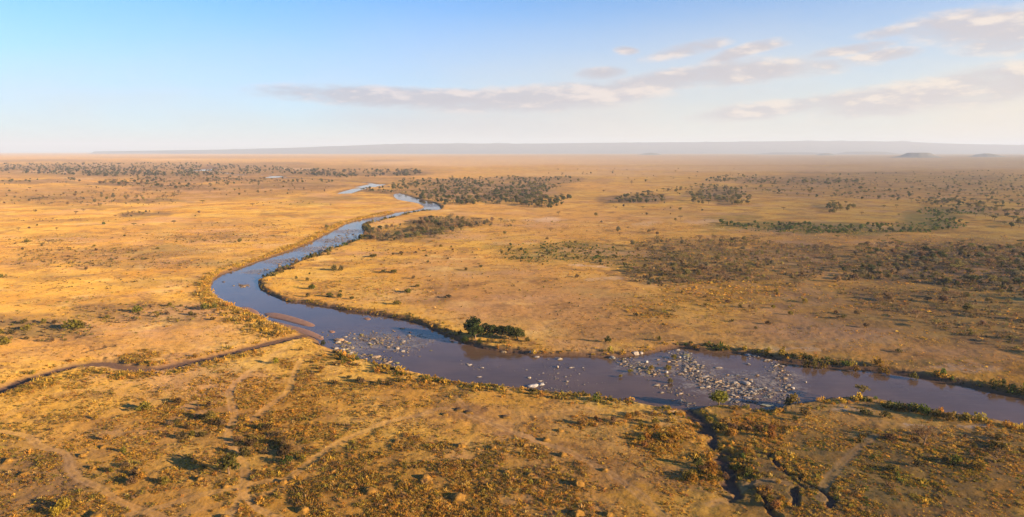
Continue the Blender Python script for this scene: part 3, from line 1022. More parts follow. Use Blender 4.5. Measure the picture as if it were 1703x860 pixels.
def make_bush(seed, n=150, size=.1, wide=1.0):
    r = random.Random(seed)
    lobes = []
    for k in range(6):
        a = k / 6 * 6.28 + r.uniform(-.5, .5)
        d = r.uniform(.15, .5) * wide
        lobes.append((math.cos(a) * d, math.sin(a) * d, r.uniform(.28, .55), r.uniform(.24, .42), r.uniform(.25, .42)))
    lobes.append((0, 0, .6, .4, .38))
    return leafball(lobes, n, size, seed, .6, .4)


def make_tuft(seed, n=30):
    """a clump of grass blades and dry stalks"""
    r = random.Random(seed)
    V, Fc = [], []
    for _ in range(n):
        a, e = r.uniform(0, 6.28), r.uniform(.25, 1.4)
        d = Vector((math.cos(a) * math.cos(e), math.sin(a) * math.cos(e), math.sin(e)))
        b = Vector((r.gauss(0, .32), r.gauss(0, .32), -.05))
        t = d.orthogonal().normalized()
        t = (t * math.cos(a * 7) + d.cross(t) * math.sin(a * 7)) * r.uniform(.045, .085)
        L = r.uniform(.45, 1.0)
        k = len(V)
        V += [b + d * L * .15 - t * .5, b + d * L * .15 + t * .5, b + d * L * .7 + t, b + d * L, b + d * L * .7 - t]
        Fc.append((k, k + 1, k + 2, k + 3, k + 4))
    return V, Fc


def make_rock(seed, sub=2):
    r = random.Random(seed)
    import bmesh
    bm = bmesh.new()
    bmesh.ops.create_icosphere(bm, subdivisions=sub, radius=1.0)
    off = Vector((seed * 3.1, seed * 1.7, 0))
    sx, sy, sz = r.uniform(.8, 1.25), r.uniform(.65, 1.0), r.uniform(.45, .75)
    for v in bm.verts:
        d = 1 + .42 * mnoise.noise(v.co * 1.1 + off) + .2 * mnoise.noise(v.co * 2.6 + off)
        v.co *= d
        v.co = Vector((v.co.x * sx, v.co.y * sy, max(v.co.z * sz, -.35)))
        v.co.z = min(v.co.z, .62 * sz + .2 * v.co.z)
    V = [v.co.copy() for v in bm.verts]
    Fc = [[v.index for v in f.verts] for f in bm.faces]
    bm.free()
    return V, Fc


# ------------------------------------------------------------------ masses of plants and stones that nobody could count
def scatter(name, label, pts, rot, scl, idx, tint, protos):
    """one object of kind stuff: points that carry shapes"""
    me = bpy.data.meshes.new(name)
    n = len(pts)
    me.vertices.add(n)
    me.vertices.foreach_set('co', np.asarray(pts, np.float32).ravel())
    for nm, tp, arr, key in (('turn', 'FLOAT', rot, 'value'), ('size', 'FLOAT', scl, 'value'), ('shape', 'INT', idx, 'value'), ('tint', 'FLOAT_COLOR', tint, 'color')):
        at = me.attributes.new(nm, tp, 'POINT')
        at.data.foreach_set(key, np.asarray(arr, np.int32 if tp == 'INT' else np.float32).ravel())
    o = link(name, me, kind='stuff', label=label)
    col = bpy.data.collections.new(name + '_shapes')
    for i, pm in enumerate(protos):
        po = bpy.data.objects.new('%s_shape_%02d' % (name, i), pm)
        col.objects.link(po)
    g = bpy.data.node_groups.new(name + '_scatter', 'GeometryNodeTree')
    g.interface.new_socket('Geometry', in_out='INPUT', socket_type='NodeSocketGeometry')
    g.interface.new_socket('Geometry', in_out='OUTPUT', socket_type='NodeSocketGeometry')
    gi, go = g.nodes.new('NodeGroupInput'), g.nodes.new('NodeGroupOutput')
    ci = g.nodes.new('GeometryNodeCollectionInfo')
    ci.inputs[0].default_value = col
    ci.inputs['Separate Children'].default_value = True
    ci.inputs['Reset Children'].default_value = True
    ip = g.nodes.new('GeometryNodeInstanceOnPoints')

    def named(nm, tp):
        q = g.nodes.new('GeometryNodeInputNamedAttribute')
        q.data_type = tp
        q.inputs[0].default_value = nm
        return q.outputs[0]
    cx = g.nodes.new('ShaderNodeCombineXYZ')
    g.links.new(named('turn', 'FLOAT'), cx.inputs[2])
    e2r = g.nodes.new('FunctionNodeEulerToRotation')
    g.links.new(cx.outputs[0], e2r.inputs[0])
    g.links.new(gi.outputs[0], ip.inputs['Points'])
    g.links.new(ci.outputs[0], ip.inputs['Instance'])
    ip.inputs['Pick Instance'].default_value = True
    g.links.new(named('shape', 'INT'), ip.inputs['Instance Index'])
    g.links.new(e2r.outputs[0], ip.inputs['Rotation'])
    g.links.new(named('size', 'FLOAT'), ip.inputs['Scale'])
    g.links.new(ip.outputs[0], go.inputs[0])
    md = o.modifiers.new('scatter', 'NODES')
    md.node_group = g
    return o


GOLD, ORANGE, STRAW, OLIVE = (.58, .36, .055), (.48, .255, .040), (.56, .39, .12), (.27, .21, .038)
LEAF, DKLEAF, TWIG, RUST, GREY = (.085, .12, .022), (.035, .055, .018), (.22, .14, .07), (.34, .17, .055), (.10, .095, .06)


def tint_mix(n, cols, wts, jit=.25):
    c = np.array(cols)[rng.choice(len(cols), n, p=np.array(wts) / sum(wts))]
    c = c * (1 + rng.normal(0, jit, (n, 1)))
    return np.clip(np.concatenate([c, np.ones((n, 1))], 1), .004, 1)


def place(x, y, sink=.02):
    z = terrain(x, y)
    return np.stack([x, y, z - sink], 1)


# --- dry grass and low herbs of the near plain
def grass():
    N1 = 1000000
    # even over the ground, thinner far off
    r = np.sqrt(rng.uniform(150 ** 2, 430 ** 2, N1))
    a = rng.uniform(-math.radians(41), math.radians(41), N1)
    N2 = 480000
    r2 = np.sqrt(rng.uniform(430 ** 2, 1000 ** 2, N2))
    a2 = rng.uniform(-math.radians(40), math.radians(40), N2)
    r, a = np.concatenate([r, r2]), np.concatenate([a, a2])
    x, y = r * np.sin(a), r * np.cos(a)
    g, px, py = cover(x, y)
    clump = fbm(x / 7.5, y / 7.5, 111, 4)
    fine = fbm(x / 2.2, y / 2.2, 113, 2)
    near = r < 430
    p = g['tuft'] * sstep(.30, .58, clump) * 1.15 + np.where(near, .12, .26) * sstep(.40, .62, clump) + g['dark'] * .30 * sstep(.40, .6, clump) + g['green'] * .35 * sstep(.35, .6, clump)
    p *= 1 - .75 * g['soil'] * (1 - np.clip(g['tuft'], 0, 1))
    p *= .55 + .9 * sstep(.35, .6, fine)
    p = np.where(near, p, p * .8)
    keep = rng.uniform(0, 1, len(p)) < p * .8
    x, y, r, near = x[keep], y[keep], r[keep], near[keep]
    gt, gd, gg = g['tuft'][keep], g['dark'][keep], g['green'][keep]
    z, sd, wet, mud, track = terrain(x, y, True)
    ok = (sd > 2.5) & (mud < .4) & (track < .2)
    x, y, z, r, near, gt, gd, gg = [v[ok] for v in (x, y, z, r, near, gt, gd, gg)]
    n = len(x)
    hue = fbm(x / 22, y / 22, 121, 3)
    t = tint_mix(n, [GOLD, ORANGE, STRAW, OLIVE, RUST], [.24, .42, .12, .06, .16])
    t2 = tint_mix(n, [OLIVE, ORANGE, TWIG], [.45, .25, .3])
    sel = rng.uniform(0, 1, n) < np.clip(sstep(.5, .66, hue) * .7 + gd * .6 + np.where(near, .05, .3), 0, 1)
    t[sel] = t2[sel]
    t3 = tint_mix(n, [LEAF, OLIVE, GOLD], [.4, .45, .15])
    sel = rng.uniform(0, 1, n) < gg
    t[sel] = t3[sel]
    t[:, :3] *= np.where(near, .82, .95)[:, None]
    s = rng.lognormal(-1.28, .5, n) * np.where(near, 1.0, 1.7)
    s = np.clip(s * (.85 + .45 * gt), .16, 1.9)
    return np.stack([x, y, z - .03], 1), rng.uniform(0, 6.28, n), s, rng.integers(0, 5, n), t


TUFT_PROTOS = [mesh_from('tuft', *make_tuft(s, 28), [M_LEAF_I]) for s in range(5)]
SHRUB_PROTOS = [mesh_from('shrublet', *make_bush(30 + s, 80, .15), [M_LEAF_I]) for s in range(4)]
P = grass()
scatter('dry_grass', 'dry golden and rusty grass tufts covering the near plain', *P, TUFT_PROTOS)


# --- fringes along the banks
def fringe(line, w, dens, size, cols, wts, off=1.5, grassy=.35):
    """plants along a bank line of the photo, on its landward side"""
    ln = ground_line(line, 0, 2)
    seg = np.diff(ln, axis=0)
    L = np.hypot(seg[:, 0], seg[:, 1])
    tot = L.sum()
    n = int(tot * w * dens)
    u = rng.uniform(0, tot, n)
    cum = np.concatenate([[0], np.cumsum(L)])
    i = np.clip(np.searchsorted(cum, u) - 1, 0, len(seg) - 1)
    f = (u - cum[i]) / L[i]
    p = ln[i] + seg[i] * f[:, None]
    nrm = np.stack([-seg[i][:, 1], seg[i][:, 0]], 1) / L[i][:, None]
    d = rng.normal(0, w * .5, n)
    p = p + nrm * d[:, None]
    x, y = p[:, 0], p[:, 1]
    cl = fbm(x / 9, y / 9, 131, 3)
    keep = rng.uniform(0, 1, n) < sstep(.28, .58, cl)
    x, y = x[keep], y[keep]
    z, sd, wet, mud, track = terrain(x, y, True)
    ok = (sd > off) & (mud < .5)
    x, y, z = x[ok], y[ok], z[ok]
    n = len(x)
    return np.stack([x, y, z - .05], 1), rng.uniform(0, 6.28, n), np.clip(size * rng.lognormal(0, .45, n), .25, 4.5), np.where(rng.uniform(0, 1, n) < grassy, rng.integers(4, 9, n), rng.integers(0, 4, n)), tint_mix(n, cols, wts, .22) * np.array([.76, .76, .8, 1])


def off_line(line, dy):
    return [(a, b + dy) for a, b in line]


FAR_MID = [(790, 577), (822, 581), (866, 586), (905, 589), (950, 589), (1008, 591), (1050, 588), (1091, 581), (1118, 574)]
FAR_RIGHT = [(1120, 575), (1145, 576), (1168, 581), (1222, 584), (1256, 587), (1305, 596), (1350, 603), (1403, 608), (1450, 612), (1512, 621), (1575, 631), (1609, 637), (1645, 645), (1703, 655), (1790, 673)]
NEAR_MID = [(553, 586), (580, 597), (612, 606), (655, 617), (703, 630), (736, 637), (776, 642), (824, 646), (866, 650), (910, 656), (977, 661), (1030, 670), (1065, 677), (1109, 684), (1138, 690)]
NEAR_RIGHT = [(1165, 686), (1182, 681), (1224, 681), (1269, 691), (1292, 686), (1340, 676), (1388, 667), (1441, 665)]
NEAR_EAST = [(1441, 664), (1468, 672), (1512, 682), (1570, 692), (1612, 699)]
NEAR_EDGE = [(1600, 697), (1627, 701), (1703, 716), (1790, 738)]
INNER = [(428, 463), (426, 474), (432, 486), (455, 496), (478, 500), (506, 501), (536, 506), (571, 513), (617, 519), (647, 523), (679, 529), (704, 535), (753, 558)]
EAST_UP = [(430, 461), (475, 443), (508, 428), (550, 412), (584, 400), (606, 390), (608, 382), (600, 373), (640, 362), (690, 351), (728, 347)]
WEST_UP = [(650, 352), (600, 363), (577, 369), (548, 383), (523, 397), (492, 411), (453, 424), (400, 443), (385, 448), (357, 457), (345, 473), (345, 490), (366, 504), (395, 517), (430, 534), (468, 550), (500, 558)]
CREEK_N = [(0, 642), (44, 625), (88, 613), (132, 602), (177, 599), (215, 605), (250, 611), (300, 601), (353, 589), (397, 579), (442, 567.5), (480, 558)]
CREEK_S = [(0, 662), (60, 640), (100, 629), (150, 619), (200, 625), (260, 627), (320, 611), (380, 598), (440, 581)]
parts = [
    fringe(WEST_UP, 9, 1.8, 1.0, [GOLD, STRAW, ORANGE, OLIVE], [.6, .15, .15, .1], 1.0, .93),
    fringe([(395, 517), (425, 535), (460, 553), (495, 559)], 16, 1.2, .8, [GOLD, STRAW, OLIVE], [.55, .2, .25], 1.0, .9),
    fringe(FAR_MID, 6, 1.2, 1.0, [GOLD, OLIVE, ORANGE, LEAF], [.45, .25, .2, .1]),
    fringe(FAR_RIGHT, 8, .8, 1.3, [OLIVE, LEAF, DKLEAF, ORANGE, GOLD], [.35, .2, .2, .15, .1]),
    fringe(NEAR_MID, 6, 1.2, .85, [GOLD, OLIVE, ORANGE, LEAF], [.35, .35, .2, .1]),
    fringe(NEAR_RIGHT, 5, .6, .9, [OLIVE, ORANGE, LEAF, GOLD], [.35, .3, .15, .2]),
    fringe(NEAR_EAST, 5, .6, 1.5, [OLIVE, LEAF, ORANGE, DKLEAF], [.35, .25, .25, .15]),
    fringe(NEAR_EDGE, 5, .5, 1.0, [GOLD, ORANGE, OLIVE], [.5, .3, .2]),
    fringe(INNER, 6, 1.2, .7, [OLIVE, GOLD, TWIG, ORANGE], [.35, .3, .2, .15], .6, .6),
    fringe(EAST_UP, 11, .22, 1.9, [OLIVE, DKLEAF, TWIG, LEAF], [.35, .3, .2, .15]),
    fringe(CREEK_N, 6, 1.8, .75, [GOLD, ORANGE, OLIVE], [.55, .25, .2], .5, .85),
    fringe(CREEK_S, 7, 1.3, .65, [GOLD, ORANGE, OLIVE], [.45, .3, .25], .5, .85),
    fringe([(1160, 690), (1182, 712), (1205, 745), (1222, 775), (1240, 800)], 7, .45, 1.0, [OLIVE, ORANGE, LEAF, GOLD], [.4, .25, .15, .2], .5),
    fringe([(1290, 752), (1312, 774), (1335, 795)], 4, .5, .9, [OLIVE, ORANGE, GOLD], [.5, .3, .2], .5),
]
P = [np.concatenate([p[k] for p in parts]) for k in range(5)]
scatter('bank_scrub', 'golden reeds and olive scrub fringing the river banks and the creek', *P, SHRUB_PROTOS + TUFT_PROTOS)


# ------------------------------------------------------------------ places of trees, bushes, rocks
def poly_points(poly, per1000):
    p = np.array(poly, float)
    x0, y0, x1, y1 = p[:, 0].min(), p[:, 1].min(), p[:, 0].max(), p[:, 1].max()
    n = int((x1 - x0) * (y1 - y0) * per1000 / 1000)
    x, y = rng.uniform(x0, x1, n), rng.uniform(y0, y1, n)
    m = inside(x, y, p)
    x, y = x[m], y[m]
    cl = fbm(x / 26, y / 9, 141, 3)
    k = rng.uniform(0, 1, len(x)) < .30 + 1.1 * sstep(.36, .56, cl)
    return x[k], y[k]


# (region phrase, polygon, trees per 1000 px2, kinds with weights, height range in m, colours)
A_, R_, T_ = 'acacia', 'round', 'thorn'
OLV, DKG, BRN, GRN, GRB = (.165, .14, .05), (.070, .080, .034), (.21, .14, .078), (.095, .125, .03), (.145, .125, .078)
REGIONS = [
    ('in the dense wood beyond the river bend', [(655, 301), (700, 297), (800, 297), (970, 294), (965, 303), (905, 306), (935, 312), (905, 325), (880, 330), (930, 326), (960, 328), (925, 347), (880, 345), (860, 340), (770, 341), (705, 336), (690, 325), (650, 318)], 95, [(R_, .6), (A_, .4)], (6, 10), [DKG, DKG, GRB, OLV]),
    ('in the scrub wood on the inside of the river bend', [(600, 396), (620, 386), (684, 371), (733, 362), (761, 364), (814, 368), (856, 371), (850, 380), (804, 376), (761, 385), (719, 396), (638, 402)], 55, [(R_, .5), (T_, .3), (A_, .2)], (4, 8), [OLV, BRN, GRB, DKG]),
    ('in the brown thorn wood below the green belt', [(1045, 402), (1100, 395), (1210, 393), (1290, 403), (1380, 412), (1400, 440), (1320, 480), (1280, 466), (1180, 472), (1110, 478), (1050, 470), (1040, 450), (1110, 440), (1060, 425)], 13, [(T_, .55), (R_, .25), (A_, .2)], (3.5, 6.5), [BRN, GRB, OLV]),
    ('in the grey-green acacia wood near the right edge', [(1440, 408), (1480, 402), (1560, 403), (1703, 408), (1790, 412), (1790, 510), (1703, 500), (1620, 485), (1540, 472), (1460, 464), (1390, 470), (1400, 440)], 17, [(A_, .4), (T_, .3), (R_, .3)], (4, 7.2), [OLV, GRB, BRN, DKG]),
    ('scattered on the brown slope above the river at the right', [(1380, 475), (1540, 478), (1703, 505), (1790, 510), (1790, 600), (1703, 590), (1600, 560), (1480, 520), (1380, 492)], 5, [(T_, .6), (A_, .25), (R_, .15)], (3, 6), [BRN, GRB, OLV]),
    ('in the grove at the edge of the bare clearing', [(1010, 336), (1040, 325), (1085, 322), (1110, 330), (1105, 340), (1050, 340)], 85, [(R_, .5), (A_, .5)], (5, 9), [DKG, GRB, OLV]),
    ('in the grove on the far side of the golden clearing', [(1090, 318), (1160, 308), (1240, 312), (1250, 330), (1245, 342), (1150, 340), (1148, 326)], 75, [(A_, .6), (R_, .4)], (5.5, 9.5), [DKG, OLV, GRB]),
    ('in the long grove on the far plain', [(1170, 302), (1190, 294), (1240, 292), (1300, 298), (1440, 300), (1430, 310), (1300, 306), (1200, 305)], 110, [(A_, .6), (R_, .4)], (6, 10), [DKG, GRB, OLV]),
    ('scattered over the far plain to the right', [(1230, 306), (1400, 290), (1640, 284), (1703, 292), (1790, 295), (1790, 350), (1703, 345), (1600, 350), (1500, 336), (1380, 330), (1270, 326)], 40, [(A_, .75), (R_, .25)], (4.5, 8), [GRB, OLV, DKG, DKG]),
    ('in the clump inside the golden clearing', [(1370, 346), (1384, 340), (1415, 341), (1424, 346), (1410, 353), (1380, 355)], 95, [(A_, .5), (R_, .5)], (5, 8), [DKG, OLV]),
    ('behind the green belt', [(1535, 340), (1548, 332), (1580, 333), (1598, 337), (1580, 341)], 95, [(R_, .5), (A_, .5)], (5, 8), [DKG, GRB]),
    ('beside the green belt on the plain to the right', [(1620, 345), (1703, 350), (1790, 350), (1790, 385), (1703, 380), (1640, 376)], 20, [(A_, .6), (R_, .4)], (5, 9), [OLV, DKG, GRB]),
    ('in the green belt around the golden clearing', [(1190, 366), (1240, 373), (1300, 372), (1400, 377), (1480, 373), (1535, 370), (1550, 360), (1520, 352), (1530, 346), (1580, 348), (1640, 350), (1640, 355), (1580, 357), (1570, 362), (1600, 370), (1612, 378), (1540, 386), (1440, 388), (1350, 390), (1250, 384), (1195, 372)], 42, [(R_, .9), (A_, .1)], (3, 5.5), [GRN, DKG, (.055, .095, .03)]),
    ('in the low olive scrub on the middle plain', [(831, 411), (890, 404), (950, 403), (1050, 418), (1090, 440), (1060, 454), (1000, 441), (950, 432), (880, 440), (835, 430)], 18, [(R_, .9), (T_, .1)], (1.6, 3.6), [GRN, OLV, DKG, (.12, .10, .03)]),
    ('in the tree line of the far left plain', [(0, 299), (130, 298), (140, 303), (0, 305)], 60, [(R_, .6), (A_, .4)], (7, 10), [GRB, DKG]),
    ('in the far belt left of the river', [(150, 306), (190, 300), (330, 290), (420, 296), (560, 300), (560, 306), (400, 306), (300, 318), (200, 310)], 70, [(R_, .5), (A_, .5)], (6, 10), [GRB, BRN, DKG]),
    ('in the far bands of wood near the left horizon', [(0, 273), (330, 272), (560, 283), (700, 284), (700, 292), (560, 297), (450, 288), (330, 294), (180, 294), (0, 288)], 150, [(R_, .7), (A_, .3)], (8, 13), [GRB, DKG, (.09, .08, .065)]),
    ('in the scattered scrub below the far left bands', [(0, 300), (330, 296), (560, 306), (540, 322), (330, 330), (140, 345), (0, 340)], 16, [(R_, .4), (A_, .4), (T_, .2)], (3.5, 7), [GRB, BRN, OLV]),
    ('in the thickets of the left plain', [(60, 322), (120, 318), (300, 318), (300, 338), (220, 345), (110, 336), (60, 332)], 11, [(A_, .5), (R_, .3), (T_, .2)], (4, 8), [BRN, OLV, GRB]),
    ('in the low thicket on the left plain', [(195, 356), (230, 351), (270, 354), (262, 360), (215, 362)], 60, [(T_, .5), (R_, .5)], (2.5, 4.5), [BRN, OLV, GRB]),
    ('on the bank where the river comes out of the distance', [(560, 316), (650, 312), (655, 321), (600, 320)], 60, [(R_, .7), (A_, .3)], (5, 8), [DKG, GRB]),
    ('along the far reach of the river', [(680, 320), (735, 336), (748, 347), (738, 352), (728, 338), (700, 330)], 55, [(R_, 1)], (4, 7), [DKG, GRB]),
    ('dotted over the open plain beyond the wood', [(880, 285), (1010, 280), (1230, 282), (1230, 296), (1010, 312), (980, 302)], 8, [(A_, .8), (R_, .2)], (5, 9), [GRB, BRN]),
    ('on the open plain of the left', [(0, 340), (560, 316), (540, 370), (420, 420), (0, 420)], 1.0, [(A_, .5), (R_, .3), (T_, .2)], (3, 6), [OLV, BRN, GRB]),
    ('between the brown thorn wood and the river', [(1040, 480), (1380, 490), (1500, 560), (1200, 560), (1060, 530)], .9, [(T_, .6), (R_, .4)], (2.5, 4.5), [BRN, OLV]),
    ('around the rocky outcrop on the middle plain', [(850, 346), (1000, 340), (1200, 350), (1180, 368), (1060, 390), (880, 390)], 2.0, [(R_, .5), (A_, .3), (T_, .2)], (2.5, 6), [OLV, BRN, GRB]),
]
# trees that stand alone in the photo: (px, py of foot, height m, kind, colour, label)
LONE = [
    (381, 789, 6.6, R_, (.075, .07, .016), 'dark green leafy tree with pale trunk beside the fork of the tracks'),
    (352, 700, 3.6, R_, (.19, .16, .03), 'yellow-green small tree with bare trunk left of the wheel track'),
    (1433, 660, 5.0, A_, (.15, .12, .035), 'olive flat-topped tree on the river edge at the right'),
    (1536, 740, 7.4, T_, (.15, .10, .05), 'large leafless brown thorn tree on the near right slope'),
    (1655, 770, 4.5, T_, (.14, .09, .06), 'spreading dead brown thorn tree near the right border'),
    (1195, 674, 6.6, R_, (.16, .17, .022), 'bright green pointed tree on the near bank below the rapids'),
    (223, 377, 4.5, A_, OLV, 'dark round-topped tree alone on the left plain'),
    (173, 375, 4.2, R_, GRN, 'green tree alone on the left plain, left of a darker one'),
    (31, 385, 4.0, A_, BRN, 'small brown tree alone near the left border'),
    (192, 362, 3.6, A_, BRN, 'small dark tree at the tip of the low thicket'),
    (206, 384, 4.6, T_, BRN, 'brown thorn tree below the two lone trees of the left plain'),
    (440, 377, 4.0, A_, OLV, 'tiny dark tree halfway between the left plain and the river'),
    (543, 380, 5.5, R_, OLV, 'olive tree on the golden bank where the river bends'),
    (337, 339, 6.5, A_, OLV, 'lone tree far out on the golden left plain'),
    (420, 344, 6.0, A_, BRN, 'dark lone tree far out left of the river'),
    (1393, 399, 4.6, A_, OLV, 'flat-topped tree between the green belt and the brown wood, left of a pair'),
    (1410, 399, 4.6, A_, BRN, 'flat-topped tree between the green belt and the brown wood, second of a pair'),
    (1476, 399, 5.6, A_, OLV, 'tall flat-topped tree alone on the strip below the green belt'),
    (1668, 399, 5.6, T_, BRN, 'round bare tree alone on the strip near the right border'),
    (1468, 408, 5.2, A_, OLV, 'umbrella tree at the upper edge of the right wood'),
    (1492, 407, 4.8, A_, OLV, 'dark small umbrella tree at the upper edge of the right wood'),
    (1538, 411, 5.0, A_, BRN, 'brown umbrella tree rising from the right wood edge'),
    (1615, 413, 5.6, A_, GRN, 'broad green umbrella tree at the right wood edge'),
    (1692, 415, 6.2, A_, OLV, 'wide umbrella tree at the right border of the wood'),
    (1366, 411, 4.8, A_, BRN, 'umbrella tree at the left tip of the right wood'),
    (1433, 357, 5.0, A_, BRN, 'small tree on the golden clearing right of the clump'),
    (1495, 361, 5.0, A_, OLV, 'small tree near the right end of the golden clearing'),
    (1622, 361, 5.5, A_, DKG, 'dark tree right of the green belt'),
    (1470, 346, 5.5, A_, OLV, 'flat tree on the far rim of the golden clearing'),
    (1491, 346, 6.0, A_, OLV, 'flat tree pair member on the far rim of the golden clearing'),
    (1303, 350, 5.5, A_, BRN, 'lone tree in the left part of the golden clearing'),
    (1131, 350, 6.0, R_, OLV, 'lone tree left of the golden clearing'),
    (1069, 348, 5.5, A_, OLV, 'lone tree in front of the grove at the bare clearing'),
    (1004, 320, 6.5, A_, BRN, 'lone tree far beyond the rocky outcrop'),
    (1295, 395, 4.6, A_, BRN, 'umbrella tree on the left end of the strip below the green belt'),
    (1310, 395, 4.6, A_, BRN, 'second umbrella tree on the left end of the strip below the green belt'),
    (1284, 408, 4.8, A_, BRN, 'brown umbrella tree just above the brown thorn wood'),
    (1093, 391, 4.8, R_, BRN, 'dark round tree above the brown thorn wood, rightmost of three'),
    (1079, 387, 4.2, R_, OLV, 'dark round tree above the brown thorn wood, leftmost of three'),
    (1087, 386, 4.0, A_, BRN, 'dark small tree above the brown thorn wood, middle of three'),
    (1031, 392, 4.6, T_, BRN, 'grey bare tree alone left of the brown thorn wood'),
    (1123, 367, 4.5, R_, OLV, 'lone round tree beside the pale rocks of the middle plain'),
    (839, 390, 4.0, R_, OLV, 'lone olive tree right of the inner-bend scrub wood'),
    (790, 563, 8.6, R_, (.045, .065, .015), 'tall dark green tree at the left end of the riverside thicket'),
    (786, 556, 10.5, R_, (.03, .045, .014), 'tallest tree of the riverside thicket, standing behind its left end'),
    (804, 561, 7.6, R_, (.03, .045, .014), 'dark tree in the riverside thicket, second from its left end'),
    (819, 562, 7.4, R_, (.035, .05, .015), 'dark tree in the middle of the riverside thicket'),
    (833, 563, 7.2, R_, (.03, .045, .014), 'dark tree right of the middle of the riverside thicket'),
    (847, 564, 7.6, R_, (.04, .055, .015), 'dark green tree near the right end of the riverside thicket'),
    (861, 565, 6.8, R_, (.08, .085, .02), 'olive lit tree at the right end of the riverside thicket'),
    (773, 566, 4.0, R_, (.05, .07, .016), 'small dark tree at the water below the riverside thicket'),
]
